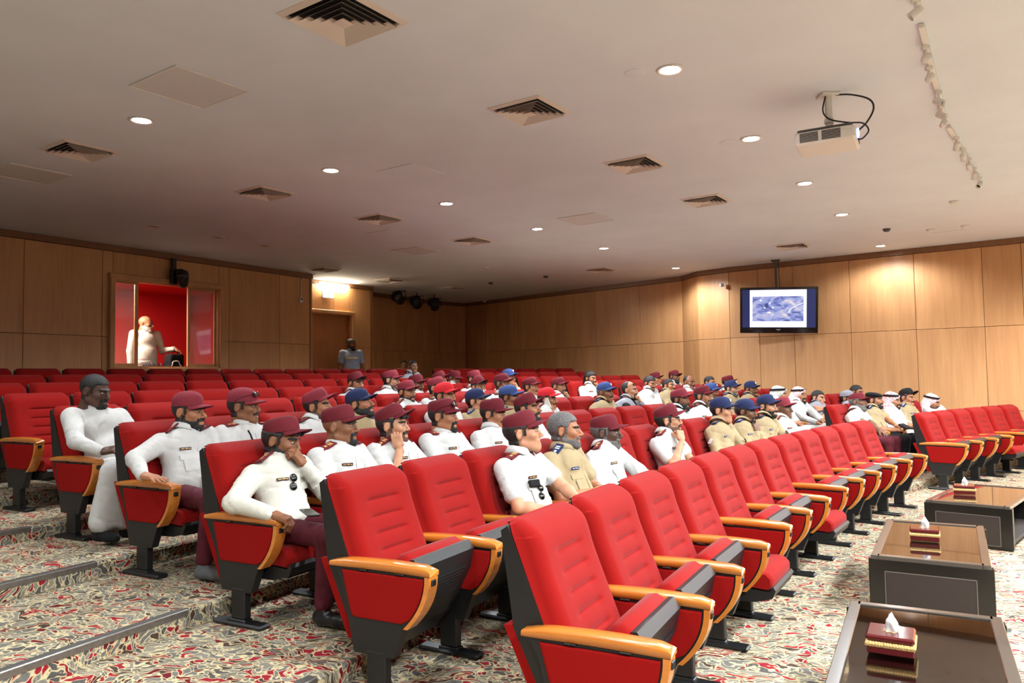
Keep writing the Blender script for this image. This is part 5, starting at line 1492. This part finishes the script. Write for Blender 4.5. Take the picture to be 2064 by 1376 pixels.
# ------------------------------------------------------------------ the audience
BSTART = 14.75
WU = dict(shirt=M_WHITE, trous=M_TROUS, epm=M_MAROON, tagm=mat('tag_maroon', (58, 16, 22), rough=.4), pocket=True, cap='patrol', capm=M_MAROON, look=(16, 0, 0))
KU = dict(shirt=M_KHAKI, trous=M_KHAKI, epm=M_NAVY, epb=M_SILVER, tagm=M_NAVY, tagb=M_SILVER, pocket=True, cap='ball', capm=M_NAVY, badge=True, patch=M_SILVER, look=(12, 0, 0))
TB = dict(shirt=M_WHITE, robe=True, look=(8, 0, 0))
def U(base, **k): d = dict(base); d.update(k); return d
g = 'seated audience'
AUD = [  # label, row, section, seat, head pixel, options
 ('man in white robe with short black hair, in the fifth row aisle seat', 5, 'A', 0, (192, 787), U(TB, res='near', skin='dark', hair='short', beard='goatee', look=(22, 14, 0), fat=1.22, face=1, R=dict(px=(204, 910, -.03), hx=(.45, -.80, .15), hz=(-.4, -.2, .85), hp='cup', pole=(-.8, .5, -.5)), L='lap', shoem=M_BLACK, legs=(((-.30, -.16, .52), (-.35, -.10, .11)), ((-.10, -.20, .52), (-.18, -.16, .11))))),
 ('man in plain maroon cap gripping the armrest, fourth row aisle seat', 4, 'A', 0, (381, 829), U(WU, res='near', skin='tan', beard='short', look=(18, 2, 0), ctilt=2, cap='ball', capm=M_MAROON2, fat=1.12, face=3, R=dict(px=(288, 958, .10), hx=(.10, -1, -.12), hp='flat', pole=(-.9, .2, -.1)), L='lap', shoem=M_SOLE, legs=(((-.20, -.20, .50), (-.22, -.16, .095)), ((.10, -.2, .50), (.08, -.16, .095))))),
 ('man in maroon cap with sunglasses resting on it, black lanyard', 4, 'A', 1, (491, 819), U(WU, res='near', skin='brown', beard='moust', look=(28, 0, 0), cap='ball', capm=M_MAROON2, topshades=True, lanyard=True, ctilt=4, face=0)),
 ('man in maroon cap with bushy forelock, hand over mouth, phone in other hand', 3, 'A', 0, (568, 888), U(WU, res='near', shirt=M_CREAM, skin='brown', beard='full', forelock=True, look=(18, 8, 4), ctilt=-10, clift=.012, face=2, chestshades=[(-.02, .02)], L=dict(px=(614, 938, .235), hx=(-.55, .25, .80), hz=(.35, -.9, .25), hp='grip', pole=(.75, -.2, -.9)), R=dict(px=(548, 1036, .06), hx=(.35, -.9, -.3), hp='grip', pole=(-.9, .3, -.2)), hair='curly')),
 ('man in tipped-back faded maroon cap, long sideburns, fourth row', 4, 'A', 2, (640, 818), U(WU, res='near', skin='tan', beard='stub', look=(24, -4, -4), capm=M_MAROON2, ctilt=-12, clift=.008, face=0, hair='short')),
 ('shaven-headed moustached man in maroon cap, chin beard, third row', 3, 'A', 1, (685, 858), U(WU, res='near', skin='brown', beard='goatee', look=(24, 0, 0), hair='none', ctilt=-4, face=1, patch=M_GOLD)),
 ('bearded man in navy cap and khaki uniform looking up', 4, 'A', 3, (725, 814), U(KU, res='near', skin='tan', beard='full', look=(20, -12, 0), ctilt=0, badge=False, face=3, R='cross', L='cross', fat=1.15, moust=True)),
 ('man resting cheek on hand, maroon cap pushed back off black hair', 3, 'A', 2, (791, 857), U(WU, res='near', skin='fair', beard='stub', look=(22, -2, 0), ctilt=-16, clift=.016, forelock=True, face=0, R=dict(px=(806, 905, .27), hx=(-.05, .30, .95), hz=(-.85, -.4, .1), hp='grip', pole=(-.6, -.2, -.9)), sleeve='short', L='lap')),
 ('man with quiff under maroon cap, sixth row behind navy cap', 6, 'A', 6, (717, 772), U(WU, res='mid', skin='tan', beard='stub', forelock=True, ctilt=-14, clift=.012, look=(2, 4, 0))),
 ('man in faded maroon cap seen in profile with thick black hair', 6, 'A', 7, (788, 766), U(WU, res='mid', skin='fair', beard='stub', capm=M_MAROON2, look=(30, 4, 0), chestshades=[(.05, 0)], hair='short')),
 ('moustached man in maroon cap turning to look, fifth row', 5, 'A', 6, (820, 790), U(WU, res='mid', skin='tan', beard='short', look=(2, 2, 0), capm=M_MAROON2)),
 ('man in maroon cap half hidden behind another maroon cap', 6, 'A', 8, (839, 774), U(WU, res='far', skin='brown', beard='moust', look=(8, 6, 0))),
 ('person whose pinkish maroon cap shows behind the bright red cap', 5, 'A', 7, (880, 782), U(WU, res='far', skin='tan', capm=M_MAROON2, look=(20, 0, 0))),
 ('person whose tipped maroon cap shows above the pinkish cap', 6, 'A', 9, (886, 769), U(WU, res='far', skin='tan', ctilt=-18, clift=.012, look=(20, 0, 0))),
 ('man in bright red cap and white shirt, arms folded', 4, 'A', 5, (897, 798), U(WU, res='mid', skin='tan', cap='ball', capm=M_REDCAP, beard='stub', look=(6, 0, 0), fat=1.15, sleeve='short', R='cross', L='cross', epm=None)),
 ('man in maroon cap with jewelled sunglasses on the peak', 3, 'A', 3, (893, 838), U(WU, res='near', skin='tan', beard='goatee', look=(18, 0, 0), topshades=True, ctilt=0, hair='short', face=2)),
 ('man in dark maroon cap looking down, seventh row', 7, 'A', 11, (915, 762), U(WU, res='far', skin='brown', beard='goatee', look=(10, 22, 0))),
 ('man in faded maroon cap with square crown, sixth row', 6, 'A', 10, (956, 764), U(WU, res='far', skin='tan', capm=M_MAROON2, look=(10, 4, 0))),
 ('boy with black fringe under a tipped-up maroon cap', 5, 'A', 8, (964, 780), U(WU, res='far', skin='tan', ctilt=-16, clift=.012, forelock=True, look=(-4, 2, 0), hs=1.0)),
 ('clean-shaven man in dark navy cap and khaki, fourth row centre', 4, 'A', 6, (960, 809), U(KU, res='mid', skin='fair', look=(18, -4, 0), ctilt=-4)),
 ('young man in maroon cap with thin moustache, third row', 3, 'A', 4, (994, 834), U(WU, res='near', skin='tan', beard='moust', look=(14, 4, 0), ctilt=-2, face=0, epm=None)),
 ('man in maroon cap looking sideways before the blue cap', 5, 'A', 9, (1012, 773), U(WU, res='far', skin='brown', beard='moust', look=(14, 2, 0))),
 ('man in blue cap holding a hand to his mouth, sixth row', 6, 'A', 11, (1034, 761), U(KU, res='far', skin='tan', capm=M_BLUE, look=(6, 0, 0), L='chin', shirt=M_CREAM)),
 ('man in bright blue badged cap and khaki, fourth row', 4, 'A', 7, (1026, 801), U(KU, res='mid', skin='brown', capm=M_BLUE, look=(20, 2, 0))),
 ('bearded man in maroon cap gazing upwards, third row', 3, 'A', 5, (1063, 824), U(WU, res='near', skin='tan', beard='full', look=(14, -8, 0), ctilt=-8, clift=.008, face=3)),
 ('moustached man in maroon cap with black undershirt, fifth row', 5, 'A', 10, (1069, 780), U(WU, res='far', skin='tan', beard='moust', look=(16, 0, 0))),
 ('smiling man in maroon cap with radio and sunglasses on his chest', 2, 'A', 2, (1053, 871), U(WU, res='near', skin='fair', beard=None, look=(26, -6, 0), ctilt=-3, sleeve='short', radio=True, chestshades=[(-.055, -.05)], R='lap', L='knee', face=0, hair='thick')),
 ('grey-haired bearded man in khaki uniform shirt, second row', 2, 'A', 3, (1138, 866), U(KU, res='near', cap=None, skin='tan', hair='thick', hairm=M_GREYHAIR, beard='short', beardm=M_GREYHAIR, look=(22, 0, 0), sleeve='short', R='belly', L='belly', fat=1.1, face=1, patch=None)),
 ('man in maroon cap with hand at lips, fifth row end', 5, 'A', 11, (1126, 779), U(WU, res='far', skin='tan', beard='stub', look=(6, 0, 0), L='chin')),
 ('man in bright red cap with glasses holding phone to ear', 4, 'A', 8, (1103, 804), U(WU, res='mid', skin='tan', cap='ball', capm=M_REDCAP, glasses=True, beard='moust', look=(22, 2, 0), R='cheek')),
 ('long-haired man without cap, hand at mouth, sixth row', 6, 'B', 0, (1190, 762), U(WU, res='mid', cap=None, hair='long', skin='tan', beard='short', look=(4, 6, 0), L='chin')),
 ('old grey-stubbled man in maroon cap, second row', 2, 'A', 4, (1221, 871), U(WU, res='near', skin='dark', hairm=M_GREYHAIR, beard='short', beardm=M_GREYHAIR, look=(16, 0, 0), ctilt=-2, R='lap', L='knee', face=1, patch=M_GOLD)),
 ('moustached man in blue cap and khaki beside empty chairs', 4, 'A', 10, (1222, 791), U(KU, res='mid', skin='brown', capm=M_BLUE, hairm=M_GREYHAIR, beard='moust', beardm=M_HAIR, look=(4, 0, 0), tagm=None, pocket=False)),
 ('heavy man in black vest with sunglasses on his shaved head', 4, 'A', 11, (1290, 785), U(WU, res='mid', cap=None, hair='receding', skin='fair', beard='goatee', shirt=M_GREY, vest=M_BLACK, trous=M_BLACK, epm=None, tagm=None, pocket=False, topshades=True, look=(16, 2, 0), fat=1.25, L='chin')),
 ('plump man with black hair in white robe looking down', 5, 'B', 0, (1313, 772), U(TB, res='mid', hair='thick', skin='tan', beard='stub', look=(-8, 12, 0), fat=1.2)),
 ('person whose maroon cap shows behind the plump man', 6, 'B', 3, (1321, 764), U(WU, res='far', skin='tan', look=(10, 0, 0))),
 ('short-haired man in khaki with hand across face', 5, 'B', 1, (1348, 777), U(KU, res='mid', cap=None, hair='short', skin='tan', beard='moust', look=(4, -4, 0), L='chin', tagm=None)),
 ('man in maroon cap with glasses stroking his chin, second row', 2, 'A', 6, (1346, 847), U(WU, res='near', skin='fair', glasses=True, beard='stub', look=(26, -4, 0), ctilt=-8, clift=.006, sleeve='short', R=dict(px=(1374, 890, .20), hx=(.25, .30, .95), hz=(-.45, -.85, .2), hp='fist', pole=(-.75, -.2, -.9)), L='lap', face=0)),
 ('heavily bearded man in maroon cap, third row', 3, 'A', 10, (1373, 805), U(WU, res='mid', skin='brown', beard='big', look=(6, 0, 0), capm=M_MAROON2, fat=1.15)),
 ('man in round maroon cap tilted back, near the far wall', 6, 'B', 4, (1359, 760), U(WU, res='far', skin='brown', beard='full', look=(4, 0, 6), ctilt=-8)),
 ('man with thinning hair in white shirt looking sideways', 5, 'B', 2, (1389, 770), U(TB, res='mid', hair='receding', skin='brown', beard='moust', look=(-4, 4, 0), fat=1.1)),
 ('lean man in maroon cap with name tag, third row aisle end', 3, 'A', 11, (1420, 798), U(WU, res='mid', skin='tan', beard='stub', look=(6, 2, 0))),
 ('man in blue badged cap half hidden behind maroon cap', 4, 'B', 0, (1436, 789), U(KU, res='mid', skin='brown', capm=M_BLUE, beard='moust', look=(6, 4, 0))),
 ('man with short black hair behind the blue badged cap', 5, 'B', 3, (1431, 771), U(WU, res='far', cap=None, hair='short', skin='tan', look=(-2, 2, 0))),
 ('person in maroon cap behind the grey-bearded navy-capped man', 5, 'B', 4, (1468, 771), U(WU, res='far', skin='tan', look=(20, 0, 0), ctilt=-4)),
 ('grey-bearded man with glasses in navy cap and khaki', 4, 'B', 1, (1476, 783), U(KU, res='mid', skin='fair', glasses=True, beard='full', beardm=M_GREYHAIR, look=(6, 0, 0))),
 ('man in navy cap with glasses, fist at mouth', 4, 'B', 2, (1517, 784), U(KU, res='mid', skin='brown', glasses=True, beard='stub', look=(-2, 2, 0), L='chin')),
 ('khaki-uniformed man in navy cap, arm patch, second row', 2, 'A', 8, (1454, 827), U(KU, res='near', skin='fair', look=(8, 2, 0), face=3, epb=M_GOLD, chestshades=[(.09, -.03)], R='lap', L='lap')),
 ('man in navy cap coughing into his fist, second row', 2, 'A', 9, (1515, 828), U(KU, res='near', skin='deep', beard='goatee', look=(10, 6, 0), badge=False, R=dict(px=(1527, 872, .22), hx=(.25, .30, .95), hz=(-.45, -.85, .2), hp='fist', pole=(-.75, -.2, -.9)), L='lap', face=1)),
 ('man in navy cap with thick black beard, second row', 2, 'A', 10, (1547, 819), U(KU, res='near', skin='fair', beard='full', look=(-4, 0, 0), chestshades=[(.08, -.02)], face=0)),
 ('man in plain white headscarf with black cord', 3, 'B', 0, (1571, 795), U(TB, res='mid', cap='ghutra', capm=M_WHITE, skin='tan', look=(10, 0, 0), hair='none')),
 ('clean-shaven dark man in faded maroon cap, second row end', 2, 'A', 11, (1577, 823), U(WU, res='near', skin='deep', capm=M_MAROON2, look=(-2, 0, 0), ctilt=-6, hair='none', face=1)),
 ('man in white robe with red checked headscarf, hands on knees', 3, 'B', 1, (1613, 796), U(TB, res='mid', cap='ghutra', capm=M_SHEMAGH2, bulk=1.2, skin='tan', beard='goatee', look=(-12, 0, 0), hair='none', R='knee', L='knee')),
 ('dark-haired man in grey polo with black straps, smiling', 3, 'B', 2, (1651, 802), U(WU, res='mid', cap=None, hair='thick', skin='fair', shirt=M_GREY, vest=None, epm=M_BLACK, epb=M_BLACK, tagm=None, pocket=False, lanyard=True, patch=M_SILVER, trous=M_BLACK, sleeve='short', look=(-6, 4, 8), R='cross', L='cross')),
 ('black-bearded man in pale grey cap and black vest', 3, 'B', 4, (1708, 803), U(WU, res='mid', cap='ball', capm=M_GREY, brimm=M_BLACK, skin='tan', beard='big', shirt=M_GREY, vest=M_BLACK, epm=None, tagm=None, pocket=False, trous=M_BLACK, look=(6, 2, 0))),
 ('black-haired man glancing down behind the pale grey cap', 3, 'B', 5, (1727, 790), U(WU, res='mid', cap=None, hair='short', skin='tan', shirt=M_BLACK, epm=None, tagm=None, look=(0, 6, 0))),
 ('grey-bearded man in maroon cap and short sleeves, leaning sideways', 2, 'B', 0, (1729, 811), U(WU, res='near', shirt=M_CREAM, skin='deep', hairm=M_GREYHAIR, beard='full', beardm=M_GREYHAIR, sleeve='short', look=(4, -4, 10), ctilt=-4, fat=1.12, R='side', L='lap')),
 ('man in black beret and khaki shirt holding a notebook', 2, 'B', 1, (1763, 806), U(KU, res='near', cap='beret', capm=M_BLACK, skin='tan', beard='short', look=(4, -2, 0), trous=M_BLACK, tagm=None, sleeve='short', L=dict(w=(.02, -.02, .63), hx=(-.1, -1, -.1), hp='grip'), R=dict(w=(-.05, .0, .60), hx=(.2, -1, 0), hp='grip'))),
 ('man in red checked headscarf and white robe', 2, 'B', 2, (1799, 807), U(TB, res='mid', cap='ghutra', capm=M_SHEMAGH, drape=True, skin='tan', beard='goatee', look=(-4, 4, 0), hair='none', R='belly', L='belly')),
 ('smiling moustached man in khaki, black cap with sunglasses', 2, 'B', 3, (1828, 802), U(KU, res='mid', cap='ball', capm=M_BLACK, badge=False, topshades=True, ctilt=-18, clift=.02, skin='tan', beard='moust', look=(-4, 2, 6))),
 ('man in pale pink checked headscarf looking down', 2, 'B', 5, (1879, 810), U(TB, res='mid', cap='ghutra', capm=M_SHEMAGH2, bulk=1.15, skin='tan', beard='stub', look=(6, 14, 0), hair='none')),
 ('seated boy in pale shirt before the dark alcove', 8, 'A', 11, (839, 738), U(WU, res='far', cap=None, hair='short', skin='brown', shirt=M_GREY, epm=None, tagm=None, pocket=False, look=(-10, 4, 0), hs=.95, sw=.85)),
]
PEOPLE = {}
for (lb, n, sec, num, px, o) in AUD: OCC.add((n, num, sec))
build_chairs()
for k_, (lb, n, sec, num, px, o) in enumerate(AUD):
    idx = (START(n) if sec == 'A' else START(n)+BSTART)+num+.5
    p = seat_pos(n, idx); rz = seat_rot(n, idx); dy = o.get('dy', 0.0)
    R3 = Matrix.Rotation(rz, 3, 'Z'); yl = SEAT['head'][1]+1.15*dy
    q = p+R3 @ Vector((0, yl, 0)); nn = R3 @ Vector((0, 1, 0)); d = Vector(ray(*px)); t = (q-Vector((0, 0, EYE))).dot(nn)/d.dot(nn)
    h = R3.transposed() @ (Vector((0, 0, EYE))+d*t-p)
    dx = max(-.24, min(.24, h.x/1.15)); dz = max(-.16, min(.13, (h.z-SEAT['head'][2])/1.15))
    if abs(dx-h.x/1.15) > .01 or abs(dz-(h.z-SEAT['head'][2])/1.15) > .01: print('CLAMP', lb, round(h.x, 2), round(h.z, 2))
    o = dict(o)
    for kk in ('R', 'L'):
        if isinstance(o.get(kk), dict) and 'px' in o[kk]:
            u_, v_, yl2 = o[kk]['px']; q2 = p+R3 @ Vector((0, yl2, 0)); d2 = Vector(ray(u_, v_)); t2 = (q2-Vector((0, 0, EYE))).dot(nn)/d2.dot(nn)
            w_ = R3.transposed() @ (Vector((0, 0, EYE))+d2*t2-p); o[kk] = dict(o[kk], w=tuple(w_))
    o['lean'] = (dx, dy, dz); o.setdefault('seed', k_*3+1); o.setdefault('face', k_ % 4)
    PEOPLE[lb] = (person(lb, p, rz, o, g), Matrix.Translation(p) @ Matrix.Rotation(rz, 4, 'Z'))
# standing people
dmp = on_dist(716, 720, 16.5); dmz = FZ9
hz_ = on_dist(708, 694, 16.5)
person('man standing by the door in a grey-blue work shirt with pale stripe', (hz_.x, 16.5, FZ9), math.radians(22), dict(stand=True, res='mid', skin='brown', hair='thick', beard='full', shirt=M_WORK, trous=M_BLACK, stripe=True, sleeve='short', look=(30, 0, 0), R='side', L='side', scale=(hz_.z-FZ9)/1.545, fat=1.1))
b1 = on_dist(814, 735, 18.2)
person('small boy standing behind the back row chairs', (b1.x, 18.2, FZ9), math.radians(20), dict(stand=True, res='far', skin='brown', hair='short', shirt=M_CREAM, trous=M_BLACK, look=(0, 0, 0), R='side', L='side', scale=(b1.z-FZ9)/1.545, hs=1.3))
oq = on_plane(294, 652, booth_pt(0, .75, 0)[:2], booth_pt(1, .75, 0)[:2])
person('bald white-bearded operator in white robe inside the control room', (oq.x, oq.y, FZC), math.atan2(uB.y, uB.x)-.1, dict(stand=True, res='mid', skin='tan', hair='none', beard='full', beardm=M_WHITEBEARD, robe=True, shirt=M_CREAM, look=(38, 8, 0), fat=1.15, scale=(oq.z-FZC)/1.545, L=dict(w=(.40, -.18, 1.13), hx=(.8, -.4, -.5), pole=(.2, .5, -1), hp='cup'), R='side'))
# things in hands
def held(lb, name, label, cat, loc, size, rot, m, b=.004):
    root, Mx = PEOPLE[lb]; o = MB().box((0, 0, 0), size, b).build(name, m, label=label, cat=cat)
    o.matrix_world = Mx @ Matrix.Translation(loc) @ Euler(rot).to_matrix().to_4x4(); return o
held(AUD[3][0], 'smartphone', 'black smartphone resting on the lap of the man with forelock', 'phone', (-.13, -.04, .615), (.075, .15, .010), (.1, .05, -.5), M_BLKG)
lb = [a[0] for a in AUD if 'holding phone' in a[0]][0]; Hm = PEOPLE[lb][0][1]; c_ = Hm @ Vector((-.100, -.03, -.05))
held(lb, 'smartphone', 'cream smartphone held to the ear under a bright red cap', 'phone', tuple(c_), (.012, .072, .145), (-.5, .1, 0), M_CREAM)
lb = [a[0] for a in AUD if 'notebook' in a[0]][0]
held(lb, 'notebook', 'black notebook held on the lap of the man in beret', 'notebook', (.0, -.10, .66), (.17, .13, .025), (.5, 0, 0), M_BLACK)
